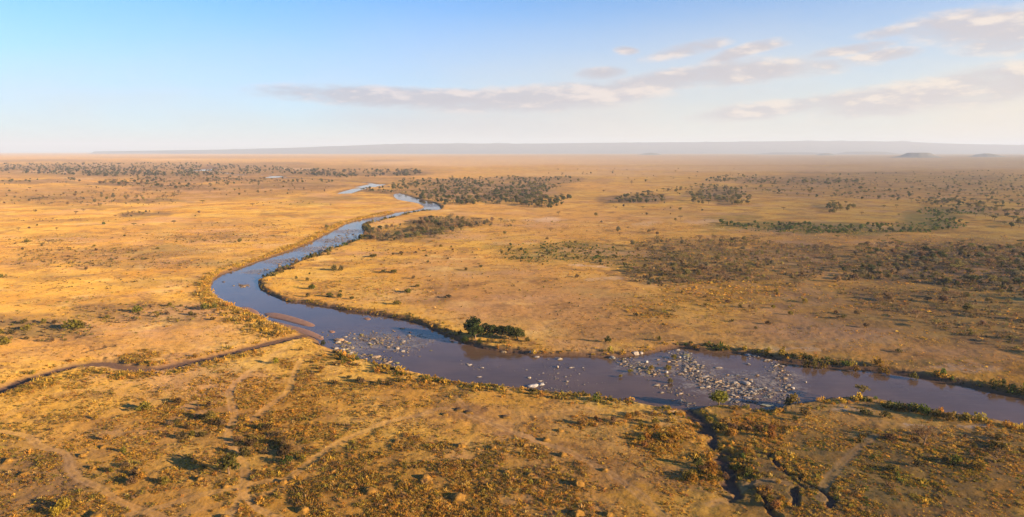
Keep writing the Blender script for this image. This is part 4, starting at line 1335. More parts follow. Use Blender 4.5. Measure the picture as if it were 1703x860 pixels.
# bushes that can be told apart: (px, py, width m, height m, colour, label)
BUSHES = [
    (122, 549, 11, 5.5, (.19, .17, .022), 'largest bright olive bush of the left plain, with a long shadow'),
    (136, 546, 6, 4, (.20, .16, .025), 'olive bush close right of the largest bush on the left plain'),
    (228, 519, 7, 4.2, (.19, .18, .025), 'yellow-green bush in the middle of the left thicket row'),
    (343, 515, 9, 4.2, (.17, .17, .03), 'olive-green wide bush near the river bend bank'),
    (357, 513, 4, 3, (.12, .13, .03), 'small green bush close right of the wide bush near the river bend'),
    (45, 550, 6, 3.6, (.24, .18, .03), 'yellow-olive bush left of the largest bush'),
    (73, 537, 4, 2.4, (.18, .18, .03), 'small bright green bush in the long shadow left of the largest bush'),
    (8, 574, 8, 4.2, (.24, .18, .03), 'yellow-olive bush on the left border'),
    (283, 510, 4, 2.6, (.18, .16, .03), 'small green bush between the two wide bushes of the left plain'),
    (178, 530, 3.6, 2.4, (.2, .16, .03), 'small olive bush right of the largest bush'),
    (262, 528, 3.0, 2.4, (.18, .15, .03), 'small round olive bush below the yellow-green bush'),
    (44, 404, 8, 3.4, (.18, .16, .035), 'olive bush by the dark patch at the left border'),
    (2, 462, 7, 3.2, (.17, .16, .035), 'green bush cut by the left border'),
    (407, 757, 4.0, 3.2, (.13, .11, .03), 'dark olive round bush right of the wheel track'),
    (478, 772, 4.4, 2.8, (.075, .10, .02), 'dark green bush right of the dry scrub, by the diagonal track'),
    (240, 682, 6.4, 3.4, (.23, .19, .03), 'olive bush with a dark shaded side on the near left plain'),
    (459, 605, 3.2, 3.2, (.30, .25, .03), 'bright yellow-green upright bush beside the path to the creek'),
    (434, 714, 3.2, 2.4, (.17, .16, .03), 'small green bush amid orange scrub'),
    (205, 752, 2.6, 2.0, (.22, .20, .03), 'yellow-green small bush right of the track loop'),
    (104, 849, 4.0, 3.4, (.34, .25, .03), 'bright yellow bush near the lower left corner'),
    (92, 858, 4.0, 2.6, (.36, .25, .03), 'lower yellow bush against the bright yellow bush'),
    (160, 697, 2.2, 2.0, (.42, .25, .04), 'small golden bush on the near left plain'),
    (178, 733, 2.6, 2.4, (.42, .24, .04), 'golden bush casting a round shadow left of the dry scrub'),
    (1011, 570, 4.2, 3.6, (.07, .085, .02), 'lone dark round bush on the far bank'),
    (877, 568, 4.0, 2.6, (.16, .13, .03), 'olive bush just right of the riverside thicket'),
    (870, 561, 3.4, 3.0, (.10, .10, .025), 'dark bush behind the right end of the riverside thicket'),
    (812, 569, 3.6, 2.0, (.20, .15, .03), 'golden low bush in front of the middle of the riverside thicket'),
    (836, 571, 4.2, 1.8, (.18, .14, .03), 'wide golden bush in front of the riverside thicket, right of its middle'),
    (797, 569, 3.0, 2.2, (.12, .11, .025), 'small olive bush in front of the left end of the riverside thicket'),
    (764, 556, 3.0, 3.0, (.07, .08, .02), 'small dark bush standing left of the riverside thicket'),
    (752, 560, 2.4, 1.6, (.14, .12, .03), 'tiny bush on the bank well left of the riverside thicket'),
    (1096, 567, 3.6, 2.4, (.16, .14, .03), 'lone olive bush on the far bank above the reeds'),
    (1320, 671, 5.6, 4.2, (.22, .15, .03), 'orange-olive bush at the right end of the rapids'),
    (1312, 668, 4.2, 3.6, (.05, .07, .025), 'dark green bush behind the orange-olive bush at the rapids'),
    (1590, 773, 4.6, 2.6, (.12, .14, .025), 'bright green low bush on the near right slope'),
    (1492, 794, 2.2, 1.6, (.12, .15, .03), 'tiny green bush beside a bare patch at the lower right'),
    (1525, 777, 3.4, 2.2, (.06, .055, .03), 'dark bush left of the bright green low bush'),
    (1484, 784, 5.0, 1.8, (.15, .12, .03), 'wide olive scrub clump above the tiny green bush'),
    (1245, 788, 3.8, 2.6, (.11, .10, .02), 'dark olive bush on the bare fan beside the gully'),
    (1160, 776, 3.8, 3.0, (.10, .10, .02), 'dark green bush at the upper left of the gully scrub'),
    (1192, 712, 4.4, 3.4, (.10, .09, .025), 'dark bush overhanging the head of the gully'),
    (1282, 728, 4.2, 3.0, (.28, .14, .03), 'rusty orange bush right of the gully with a dark shadow'),
    (1322, 700, 3.2, 1.8, (.08, .09, .03), 'dark green low bush above the right slope'),
    (1338, 690, 6.0, 2.4, (.17, .12, .035), 'brown spreading bush beside the river near the rapids'),
    (1437, 688, 6.0, 2.2, (.12, .11, .03), 'dark bush on the pale bare ground by the river'),
    (1388, 818, 2.8, 2.2, (.15, .11, .035), 'brown bush at the end of the right path'),
    (1478, 680, 5.0, 3.0, (.10, .11, .03), 'green bush at the left of the near right bank scrub'),
    (1500, 683, 5.5, 3.0, (.11, .11, .03), 'olive bush in the near right bank scrub'),
    (1536, 690, 5.5, 4.0, (.10, .13, .02), 'brightest green bush of the near right bank scrub'),
    (1556, 694, 5.0, 3.4, (.13, .11, .03), 'olive bush just right of the brightest bank bush'),
    (1580, 700, 6.0, 3.4, (.17, .12, .03), 'brownish bush at the right end of the bank scrub'),
    (519, 481, 5.2, 3.8, (.10, .13, .02), 'bright green round bush inside the river bend'),
    (548, 494, 5.4, 3.6, (.09, .10, .02), 'dark green round bush on the inner bank'),
    (565, 496, 4.8, 3.2, (.11, .11, .025), 'olive bush right of the dark round bush on the inner bank'),
    (512, 494, 4.6, 2.8, (.14, .11, .03), 'brown-olive bush left of the dark round bush on the inner bank'),
    (585, 498, 3.4, 2.4, (.10, .10, .025), 'small bush at the right end of the inner bank row'),
    (566, 487, 2.6, 2.0, (.12, .12, .03), 'tiny bush behind the inner bank row'),
    (493, 464, 2.4, 2.4, (.12, .12, .03), 'tiny upright bush near the river bend'),
    (511, 468, 4.0, 2.8, (.18, .14, .03), 'olive small bush just above the bright green round bush'),
    (515, 457, 2.2, 1.8, (.10, .11, .03), 'tiny dark bush inside the river bend'),
    (556, 450, 7.0, 4.6, (.13, .11, .035), 'grey-olive bush casting the longest shadow inside the bend'),
    (568, 450, 6.0, 4.2, (.14, .10, .035), 'second grey-olive bush of the pair inside the bend'),
    (638, 454, 7.0, 2.4, (.14, .12, .03), 'flat olive bush on the sandy plain, left of its twin'),
    (656, 454, 8.5, 2.6, (.17, .14, .03), 'flat yellowish bush on the sandy plain'),
    (678, 487, 7.0, 2.8, (.14, .15, .025), 'green flat bush on the sandy plain right of the inner bank'),
    (660, 507, 6.0, 3.0, (.17, .14, .025), 'olive bush by the water below the sandy plain'),
    (620, 428, 9.0, 2.6, (.13, .11, .03), 'olive scrub clump at the edge of the inner-bend wood'),
    (712, 437, 4.0, 1.8, (.14, .11, .035), 'low brown bush on the sandy plain by faint tracks'),
    (800, 445, 5.0, 2.0, (.14, .11, .04), 'low bush on the bare plain right of the faint tracks'),
    (695, 478, 5.0, 2.0, (.20, .15, .03), 'golden low bush above the green flat bush'),
    (745, 496, 6.0, 2.4, (.07, .065, .04), 'dark shaded bush at the gully on the bare plain'),
    (500, 583, 2.4, 1.8, (.3, .2, .03), 'golden low bush at the creek mouth'),
    (537, 571, 3.4, 3.0, (.06, .065, .025), 'dark bush at the tip of the creek mouth'),
    (1655, 641, 5.0, 3.4, (.12, .11, .03), 'olive bush on the far bank near the right border'),
    (1668, 640, 3.4, 2.6, (.08, .09, .03), 'small dark bush beside the olive far-bank bush'),
    (1494, 586, 3.4, 2.0, (.10, .10, .035), 'lone green bush on the bare slope above the far bank'),
    (1343, 604, 5.0, 3.2, (.20, .14, .03), 'gold-olive far-bank bush mirrored in the water'),
    (1355, 606, 4.4, 3.4, (.15, .12, .03), 'tallest far-bank bush mirrored in the water'),
    (1370, 607, 4.0, 2.8, (.20, .13, .03), 'orange-olive far-bank bush mirrored in the water'),
    (1425, 612, 4.4, 2.6, (.20, .13, .03), 'far-bank bush above the middle of the calm reach'),
    (1470, 615, 5.4, 3.4, (.21, .14, .03), 'rounded gold bush on the far bank of the calm reach'),
    (1520, 624, 5.0, 3.0, (.13, .12, .03), 'olive bush on the far bank where the calm reach widens'),
    (1112, 608, 4.6, 2.0, (.26, .20, .03), 'golden shrub island in the middle of the rapids'),
    (1083, 608, 3.2, 1.8, (.24, .19, .03), 'small golden shrub on the rock spit of the rapids'),
    (1122, 590, 4.6, 1.8, (.18, .17, .03), 'green shrub island under the far bank'),
    (1048, 613, 3.6, 1.6, (.24, .20, .03), 'golden shrub at the left tip of the rock spit'),
    (1032, 621, 2.2, 1.2, (.28, .22, .04), 'tiny golden shrub alone in the river'),
    (1115, 630, 2.6, 2.2, (.18, .16, .03), 'olive shrub beside a white rock in the rapids'),
]
# termite mounds (px, py, radius m, height m)
MOUNDS = [(706, 795, 2.2, 1.9), (616, 819, 2.6, 2.1), (762, 829, 2.6, 2.2), (766, 742, 2.0, 1.6), (787, 785, 1.6, 1.0), (908, 731, 1.7, 1.5), (873, 742, 1.8, 1.6), (936, 757, 1.8, 1.8), (962, 807, 2.1, 2.2),
          (960, 857, 2.2, 2.0), (881, 791, 1.6, 1.1), (931, 716, 1.6, 1.2), (155, 779, 1.6, 1.7), (40, 790, 1.9, 1.2), (14, 768, 1.8, 1.7), (172, 743, 1.8, 1.2), (158, 861, 2.6, 1.9), (137, 758, 1.5, 1.6), (331, 799, 1.5, 1.4),
          (375, 810, 1.6, 1.3), (471, 803, 1.6, 1.4), (504, 850, 2.0, 2.0), (371, 862, 1.8, 1.5), (1005, 783, 1.4, 1.1), (820, 745, 1.6, 1.5), (1012, 858, 1.6, 1.4), (660, 735, 1.5, 1.0), (842, 786, 1.5, 1.2), (553, 785, 1.5, 1.0), (1146, 700, 1.5, 1.2), (1290, 760, 1.2, 1.1), (740, 690, 1.6, .9)]
BURROWS = [(762, 681, 'dark burrow mouth on the bare bank, leftmost of three'), (778, 685, 'dark burrow mouth on the bare bank, middle of three'), (839, 692, 'dark burrow mouth on the bare bank, apart to the right')]

LM = [(780, 545, 'the riverside thicket'), (352, 475, 'the river bend'), (520, 560, 'the creek mouth'), (170, 605, 'the creek'), (1200, 740, 'the gully'), (1240, 635, 'the rapids'), (1195, 662, 'the bright green pointed tree'),
      (390, 760, 'the track fork'), (118, 780, 'the track loop'), (1040, 805, 'the straight wheel track'), (122, 540, 'the largest left bush'), (1535, 725, 'the large thorn tree'), (1433, 652, 'the tree on the river edge'),
      (1400, 380, 'the green belt'), (1395, 348, 'the golden clearing'), (900, 366, 'the rocky outcrop'), (720, 345, 'the far river bend'), (620, 310, 'the far river loop'), (470, 530, 'the red sandbars'), (1100, 732, 'the dry scrub island'),
      (660, 454, 'the flat bushes'), (519, 478, 'the bright round bush'), (1011, 566, 'the lone far-bank bush'), (950, 420, 'the olive scrub'), (345, 280, 'the distant water'), (1527, 258, 'the flat-topped hill'), (230, 357, 'the low thicket'), (620, 820, 'the dense orange grass')]


def where(px, py):
    d = [math.hypot((px - a), (py - b) * 2.2) for a, b, _ in LM]
    i = int(np.argmin(d))
    a, b, nm = LM[i]
    ux, uy = px - a, (py - b) * 2.2
    dist = 'close ' if d[i] < 60 else ('' if d[i] < 130 else 'well ')
    if abs(ux) > abs(uy):
        s = 'left of' if ux < 0 else 'right of'
    else:
        s = 'behind' if uy < 0 else 'in front of'
    return '%s%s %s' % (dist, s, nm)


def spot(u, v):
    """place within a wood or rock field: u, v from 0 to 1, left to right and far to near"""
    lr = ('far left end', 'left part', 'middle', 'right part', 'far right end')[min(4, int(u * 5))]
    fn = ('back', 'centre', 'front')[min(2, int(v * 3))]
    return '%s, %s' % (lr, fn)


def trim(*choices):
    """the first wording that keeps to sixteen words"""
    for c in choices:
        if len(c.split()) <= 16:
            return c
    return ' '.join(choices[-1].split()[:16])


PEND = []      # (object, height above the ground, lowest z): set on the ground all at once


def settle():
    x = np.array([o.location.x for o, _, _ in PEND])
    y = np.array([o.location.y for o, _, _ in PEND])
    for (o, dz, lo), z in zip(PEND, terrain(x, y)):
        o.location.z = max(float(z), lo) + dz
    PEND.clear()



def colour_word(c):
    r, g, b = c[:3]
    if max(r, g) < .06:
        return 'dark green'
    if g > r * 1.08:
        return 'green'
    if r > g * 1.35:
        return 'brown'
    if r < .1:
        return 'grey-green'
    return 'olive'


# ------------------------------------------------------------------ trees
TREE_SHAPES = {}
for kd in (A_, R_, T_):
    for s in range(4):
        tv, cv = make_tree(kd, 200 + s * 7 + len(kd))
        TREE_SHAPES[kd, s] = (mesh_from('trunk', *tv, [M_BARK], True), mesh_from('crown', *cv, [M_LEAF_O]))
KIND_WORD = {A_: 'flat-topped acacia', R_: 'round-crowned tree', T_: 'bare thorn tree'}
KIND_NAME = {A_: 'acacia_tree', R_: 'leafy_tree', T_: 'thorn_tree'}


def add_tree(px, py, h, kd, col, label, group, wide=1.0):
    x, y = to_ground(px, py)
    root = link(KIND_NAME[kd], None, (float(x), float(y), 0), label=label, cat='tree', group=group)
    PEND.append((root, 0.0, -9))
    root.empty_display_size = .2
    s = random.randrange(4)
    t, c = TREE_SHAPES[kd, s]
    root.rotation_euler = (0, 0, random.uniform(0, 6.28))
    w = h * wide * random.uniform(.9, 1.15)
    root.scale = (w, w, h)
    link('trunk', t, parent=root)
    o = link('crown', c, parent=root)
    o.color = (*col, 1)
    return root


WIDE = {A_: 1.15, R_: 1.15, T_: 1.1}
allt = []
for (phrase, poly, dens, kinds, hr, cols) in REGIONS:
    x, y = poly_points(poly, dens)
    for a, b in zip(x, y):
        kd = random.choices([k for k, _ in kinds], [w for _, w in kinds])[0]
        c = random.choice(cols)
        j = random.uniform(.75, 1.3)
        allt.append((b, a, hr[0] * .75 + (hr[1] - hr[0] * .75) * random.random() ** 1.4, kd, tuple(v * j for v in c), phrase))
# keep the water and the lone trees free
tx, ty = to_ground(np.array([t[1] for t in allt]), np.array([t[0] for t in allt]))
tsd = river_sd(tx, ty)
allt = [t for t, s in zip(allt, tsd) if s > 4]
for (px, py, h, kd, col, label) in LONE:
    add_tree(px, py, h, kd, col, label, 'trees standing apart', 1.15 if kd == R_ else 1.2)
allt.sort(key=lambda t: -t[2] / (to_ground(t[1], t[0])[1]) if -20 < t[1] < 1723 else 1)
NSINGLE = 300 - len(LONE)
BOX = {r[0]: (min(p[0] for p in r[1]), min(p[1] for p in r[1]), min(1703, max(p[0] for p in r[1])), max(p[1] for p in r[1])) for r in REGIONS}
for (py, px, h, kd, col, phrase) in allt[:NSINGLE]:
    size = 'tall' if h > 6.2 else ('small' if h < 4.6 else 'medium')
    x0, y0, x1, y1 = BOX[phrase]
    sp = spot((px - x0) / (x1 - x0), (py - y0) / (y1 - y0))
    cw, kw = colour_word(col), KIND_WORD[kd]
    lab = trim('%s %s %s %s, %s' % (size, cw, kw, phrase, sp), '%s %s %s, %s' % (cw, kw, phrase, sp), '%s %s %s, %s' % (cw, kw.split()[-1], phrase, sp), '%s %s, %s' % (kw, phrase, sp))
    add_tree(px, py, h, kd, col, lab, 'trees ' + phrase, WIDE[kd])


def whole_tree(kd, s):
    tv, cv = make_tree(kd, 200 + s * 7 + len(kd))
    V, Fc = list(tv[0]), list(tv[1])
    n = len(V)
    V += list(cv[0])
    Fc += [tuple(i + n for i in f) for f in cv[1]]
    return mesh_from('tree', V, Fc, [M_BARK, M_LEAF_I], False, [0] * len(tv[1]) + [1] * len(cv[1]))


order = [(A_, 0), (A_, 1), (A_, 2), (R_, 0), (R_, 1), (R_, 2), (T_, 0), (T_, 1)]
protos = [whole_tree(k, s) for k, s in order]
rest = allt[NSINGLE:]
rx, ry = to_ground(np.array([t[1] for t in rest]), np.array([t[0] for t in rest]))
kidx = {A_: (0, 3), R_: (3, 6), T_: (6, 8)}
ridx = np.array([random.randrange(*kidx[t[3]]) for t in rest])
rc = np.array([(*t[4], 1) for t in rest])
scatter('woodland', 'far groves and woods of dark acacias out on the plain', place(rx, ry, .1), rng.uniform(0, 6.28, len(rest)), np.array([t[2] for t in rest]) * 1.1, ridx, rc, protos)

# ------------------------------------------------------------------ brush under and between the trees
def brush():
    out = []
    for poly, dens, cols, wts, sz in BRUSH:
        px, py = poly_points(poly, dens)
        n = len(px)
        x, y = to_ground(px, py)
        out.append((x, y, rng.uniform(*sz, n), tint_mix(n, cols, wts, .25)))
    x, y, s, t = [np.concatenate([o[k] for o in out]) for k in range(4)]
    z, sd, wet, mud, track = terrain(x, y, True)
    ok = (sd > 4) & (mud < .3)
    x, y, z, s, t = x[ok], y[ok], z[ok], s[ok], t[ok]
    n = len(x)
    return np.stack([x, y, z - .1], 1), rng.uniform(0, 6.28, n), s, rng.integers(0, 4, n), t


def oval(cx, cy, rx_, ry_):
    return [(cx + rx_ * math.cos(k * .3927), cy + ry_ * math.sin(k * .3927)) for k in range(16)]


WOODC = [(.20, .135, .07), (.155, .13, .075), (.18, .155, .045), (.26, .165, .07)]
GRNC = [(.07, .11, .025), (.10, .12, .03), (.15, .14, .035)]
BRUSH = [(REGIONS[2][1], 85, WOODC, [3, 3, 2, 2], (.6, 2.3)), (REGIONS[3][1], 90, WOODC, [3, 4, 2, 1], (.6, 2.4)), (REGIONS[4][1], 38, WOODC, [4, 2, 2, 3], (.5, 1.7)), (REGIONS[1][1], 60, WOODC, [3, 3, 3, 1], (1, 2.6)),
         (REGIONS[0][1], 60, WOODC, [2, 4, 3, 1], (1.5, 3.5)), (REGIONS[12][1], 110, GRNC, [5, 3, 2], (1, 2.4)), (REGIONS[13][1], 55, GRNC, [3, 3, 4], (.8, 1.9)), (REGIONS[18][1], 30, WOODC, [3, 2, 3, 2], (1, 2.4)),
         (oval(230, 522, 130, 16), 32, WOODC, [4, 1, 3, 3], (.6, 1.5)), (oval(60, 550, 100, 20), 32, WOODC, [4, 1, 3, 3], (.6, 1.5)), (oval(150, 425, 130, 13), 48, WOODC, [4, 2, 2, 3], (.7, 1.8)), (oval(350, 396, 90, 9), 50, WOODC, [4, 2, 2, 3], (.8, 1.8)),
         (oval(1640, 748, 70, 32), 14, WOODC, [5, 1, 2, 3], (.5, 1.2)), (oval(1180, 495, 110, 24), 16, [(.34, .21, .045), (.28, .16, .035), (.2, .155, .03)], [5, 3, 3], (.5, 1.2)), (oval(690, 425, 110, 18), 14, WOODC, [3, 2, 4, 2], (.7, 1.6)), (oval(1150, 440, 90, 25), 26, WOODC, [3, 3, 3, 2], (.9, 2)),
         (oval(480, 338, 70, 4), 30, WOODC, [2, 2, 4, 1], (1, 2.4)), (oval(100, 438, 90, 7), 50, WOODC, [4, 2, 2, 2], (.6, 1.6)), (oval(275, 438, 120, 12), 30, WOODC, [4, 2, 2, 3], (.5, 1.5)), (oval(50, 402, 60, 6), 50, WOODC, [3, 2, 4, 1], (.7, 1.8)), (oval(200, 472, 140, 9), 22, WOODC, [4, 1, 2, 3], (.5, 1.3)), (oval(420, 372, 100, 6), 30, WOODC, [4, 2, 2, 2], (.6, 1.8)), (oval(130, 366, 110, 5), 40, WOODC, [4, 2, 2, 2], (.7, 1.8)), (oval(850, 450, 160, 40), 9, WOODC, [3, 2, 4, 2], (.5, 1.4)), (oval(1050, 520, 140, 30), 9, WOODC, [3, 2, 4, 2], (.5, 1.2)), (oval(900, 366, 40, 5), 30, WOODC, [3, 4, 1, 1], (.8, 1.8))]
Pb = brush()
scatter('brushwood', 'low brown and green brush under and between the trees', *Pb, SHRUB_PROTOS)

# ------------------------------------------------------------------ bushes
BUSH_SHAPES = [mesh_from('bush', *make_bush(60 + s, 190, .105), [M_LEAF_O]) for s in range(6)]


def add_bush(px, py, w, h, col, label, group, name='bush'):
    x, y = to_ground(px, py)
    o = link(name, random.choice(BUSH_SHAPES), (float(x), float(y), 0), label=label, cat='bush', group=group)
    PEND.append((o, -.05 * h, WATER + .1))
    o.rotation_euler = (0, 0, random.uniform(0, 6.28))
    o.scale = (w * .68, w * .68, h * 1.25)
    o.color = (*[q * .72 for q in col], 1)


for (px, py, w, h, col, label) in BUSHES:
    add_bush(px, py, w, h, col, label, 'bushes standing apart')
# the darker shrubs of the near scrub and the bank rows
SHRUBS = [
    ((640, 640, 130, 14), 10, 'olive clump on the near bank'), ((470, 740, 55, 28), 16, 'dark olive shrub in the dry scrub'), ((340, 700, 60, 35), 14, 'dark olive shrub in the dry scrub'),
    ((1100, 732, 45, 20), 16, 'rusty shrub on the near bank rise'), ((1178, 782, 30, 25), 9, 'rusty shrub by the gully'), ((1290, 826, 40, 28), 10, 'orange shrub between the two small gullies'),
    ((300, 525, 90, 16), 9, 'dull shrub in the left thicket'), ((60, 555, 70, 18), 8, 'dull shrub in the left thicket'), ((1640, 745, 60, 30), 10, 'dead brown shrub on the right slope'), ((1480, 760, 120, 50), 9, 'low shrub on the right slope'),
    ((1250, 715, 60, 22), 12, 'orange-brown shrub above the gully'), ((230, 790, 60, 24), 9, 'golden shrub in the left scrub'), ((230, 420, 160, 30), 14, 'low brown shrub on the left plain'), ((880, 440, 160, 40), 14, 'low shrub on the sandy plain'),
    ((1250, 520, 180, 40), 16, 'low shrub on the brown slope'), ((680, 420, 120, 18), 16, 'low shrub below the inner-bend wood'), ((1430, 612, 160, 8), 0, ''), ((1030, 700, 80, 10), 8, 'rusty shrub on the near bank rise'), ((560, 610, 50, 14), 8, 'golden shrub near the creek mouth')]
nb = 0
cnt = {}
for (cx, cy, rx_, ry_), n, word in SHRUBS:
    for _ in range(n):
        px, py = random.gauss(cx, rx_ * .5), random.gauss(cy, ry_ * .5)
        col = random.choice([OLIVE, ORANGE, RUST, TWIG] if 'rusty' in word or 'orange' in word or 'golden' in word else [OLIVE, TWIG, (.12, .10, .03), (.14, .09, .04)])
        j = random.uniform(.7, 1.15)
        h = random.uniform(1.2, 2.4) * (1 if py > 560 else 1.15)
        lab = trim('%s %s, %s' % ('larger' if h > 2 else 'smaller', word, where(px, py)), '%s, %s' % (word, where(px, py)))
        add_bush(px, py, h * random.uniform(1.3, 2.2), h, tuple(v * j for v in col), lab, word + ' group')
        nb += 1

# ------------------------------------------------------------------ termite mounds and burrows
def mound_shape(seed):
    r = random.Random(seed)
    V, Fc = [], []
    n = 18
    rings = [(1.3, -.08), (1.05, .06), (.86, .32), (.68, .62), (.5, .85), (.25, .97)]
    for k, (s, z) in enumerate(rings):
        for i in range(n):
            t = i / n * 6.283
            j = 1 + .75 * mnoise.noise(Vector((math.cos(t) * 1.7 + seed * 5, math.sin(t) * 1.7, z * 3))) + .3 * mnoise.noise(Vector((math.cos(t) * 5 + seed * 5, math.sin(t) * 5, z * 6)))
            V.append((math.cos(t) * s * j + .12 * z, math.sin(t) * s * j, z * (1 + .25 * (j - 1))))
    V.append((.12, 0, 1.0))
    for k in range(len(rings) - 1):
        for i in range(n):
            Fc.append((k * n + i, k * n + (i + 1) % n, (k + 1) * n + (i + 1) % n, (k + 1) * n + i))
    for i in range(n):
        Fc.append(((len(rings) - 1) * n + i, (len(rings) - 1) * n + (i + 1) % n, len(V) - 1))
    return V, Fc


MSH = [mesh_from('termite_mound', *mound_shape(s), [M_MOUND], True) for s in range(5)]
for (px, py, rr, h) in MOUNDS:
    x, y = to_ground(px, py)
    size = 'large' if rr > 2.1 else ('small' if rr < 1.6 else 'middle-sized')
    o = link('termite_mound', random.choice(MSH), (float(x), float(y), 0), label='%s %s golden earth mound %s' % (size, 'pointed' if h / rr > .9 else 'low', where(px, py)), cat='mound', group='termite mounds of the near plain')
    o.rotation_euler = (0, 0, random.uniform(0, 6.28))
    o.scale = (rr * .85, rr * .85, h * .62)
    PEND.append((o, -.05, -9))
for (px, py, lab) in BURROWS:
    x, y = to_ground(px, py)
    e = link('burrow', None, (float(x), float(y), 0), label=lab, cat='burrow', group='burrows on the bare bank')
    e.empty_display_size = .2
    PEND.append((e, 0.0, -9))
    o = link('earth_heap', MSH[1], parent=e, loc=(.5, -1.2, -.1))
    o.scale = (2.0, 1.4, .5)
    V, Fc = make_rock(5, 2)
    o = link('mouth', mesh_from('mouth', V, Fc, [M_HOLE], True), parent=e, loc=(0, 0, 0))  # solid lump, near-black colour standing for the shade inside the hole
    o.scale = (1.25, .9, 1.0)

# ------------------------------------------------------------------ rocks of the river
ROCK_SHAPES_O = [mesh_from('rock', *make_rock(s, 2), [M_ROCK_O]) for s in range(7)]
ROCK_SHAPES_I = [mesh_from('stone', *make_rock(s, 1), [M_ROCK_I]) for s in range(5)]
PALER, GREYR, WARM, MOSS, BLUER = (.235, .215, .19), (.16, .145, .13), (.22, .165, .115), (.17, .15, .045), (.15, .165, .18)
# (px, py, half width, half height, tilt, count, size range px, colours, phrase)
FIELDS = [
    (575, 583, 28, 12, .5, 60, (1.5, 5), [MOSS, PALER, WARM], 'mossy rock field at the near bank below the sandbars'),
    (612, 560, 45, 10, -.1, 75, (1, 3.2), [PALER, WARM, GREYR], 'shoal of small pale rocks across the upper rapids'),
    (640, 568, 55, 12, .1, 110, (1, 3.6), [PALER, WARM, MOSS, GREYR], 'shoal of small pale rocks across the upper rapids'),
    (628, 596, 25, 6, .15, 45, (1.5, 4.5), [PALER, WARM, MOSS], 'rocks under the near bank of the upper rapids'),
    (670, 585, 30, 9, .2, 30, (1, 3.4), [PALER, WARM], 'rocks at the tail of the upper rapids'),
    (700, 560, 30, 6, .2, 26, (.8, 2.2), [PALER, GREYR], 'shoal of small pale rocks across the upper rapids'),
    (930, 620, 50, 18, 0, 40, (1, 2.8), [PALER, GREYR], 'scattered pale rock in the brown middle reach'),
    (960, 640, 60, 10, 0, 30, (.8, 2.2), [PALER, GREYR], 'scattered pale rock in the brown middle reach'),
    (920, 648, 30, 4, .1, 16, (1.2, 3.2), [PALER, BLUER], 'rocks along the near bank of the middle reach'),
    (790, 610, 25, 8, .1, 14, (1, 2.6), [PALER], 'scattered pale rock above the middle reach'),
    (1062, 610, 42, 10, .35, 120, (1.2, 4), [PALER, GREYR, WARM, MOSS], 'rock spit of the lower rapids'),
    (1140, 595, 26, 14, .6, 90, (1.2, 4.2), [PALER, GREYR, BLUER, MOSS], 'rock cluster under the far bank notch'),
    (1150, 618, 40, 16, .4, 110, (1.2, 4.2), [GREYR, PALER, WARM], 'broken rocks in the middle of the lower rapids'),
    (1115, 648, 40, 8, .3, 70, (1, 3.6), [GREYR, WARM, PALER], 'rocks in the near half of the lower rapids'),
    (1190, 640, 50, 12, .3, 130, (1.2, 4.4), [GREYR, PALER, WARM], 'broken rocks in the middle of the lower rapids'),
    (1240, 648, 50, 18, .25, 130, (1.5, 5), [PALER, GREYR, WARM, BLUER], 'big-boulder field of the lower rapids'),
    (1295, 620, 22, 22, .9, 80, (1.2, 4), [GREYR, PALER, WARM], 'slanting row of rocks at the tail of the rapids'),
    (1235, 668, 45, 6, .0, 50, (1.2, 4.5), [BLUER, GREYR, PALER], 'wet rocks along the near bank of the rapids'),
    (1290, 660, 35, 10, .3, 40, (1.2, 3.6), [GREYR, BLUER], 'wet rocks along the near bank of the rapids'),
    (1245, 590, 25, 4, .2, 22, (1.2, 4), [PALER, GREYR], 'rocks against the far bank of the rapids'),
    (1140, 670, 20, 5, .2, 24, (1, 4), [BLUER, GREYR], 'dark wet rocks at the gully mouth'),
    (530, 420, 50, 5, -.5, 60, (1, 3), [GREYR, WARM, PALER, (.14, .11, .08)], 'dark rocks in the shallows of the far reach'),
    (565, 395, 30, 6, -.4, 45, (.8, 2.6), [GREYR, (.14, .11, .08)], 'dark rocks in the shallows of the far reach'),
    (470, 438, 40, 5, -.4, 30, (1, 3), [GREYR, WARM], 'dark rocks in the shallows of the far reach'),
    (405, 475, 12, 3, 0, 16, (1, 3), [WARM, GREYR], 'small rocky islet at the head of the bend'),
    (620, 528, 40, 5, .15, 16, (.8, 2), [GREYR, WARM], 'rocks under the far bank by the red sandbank'),
]
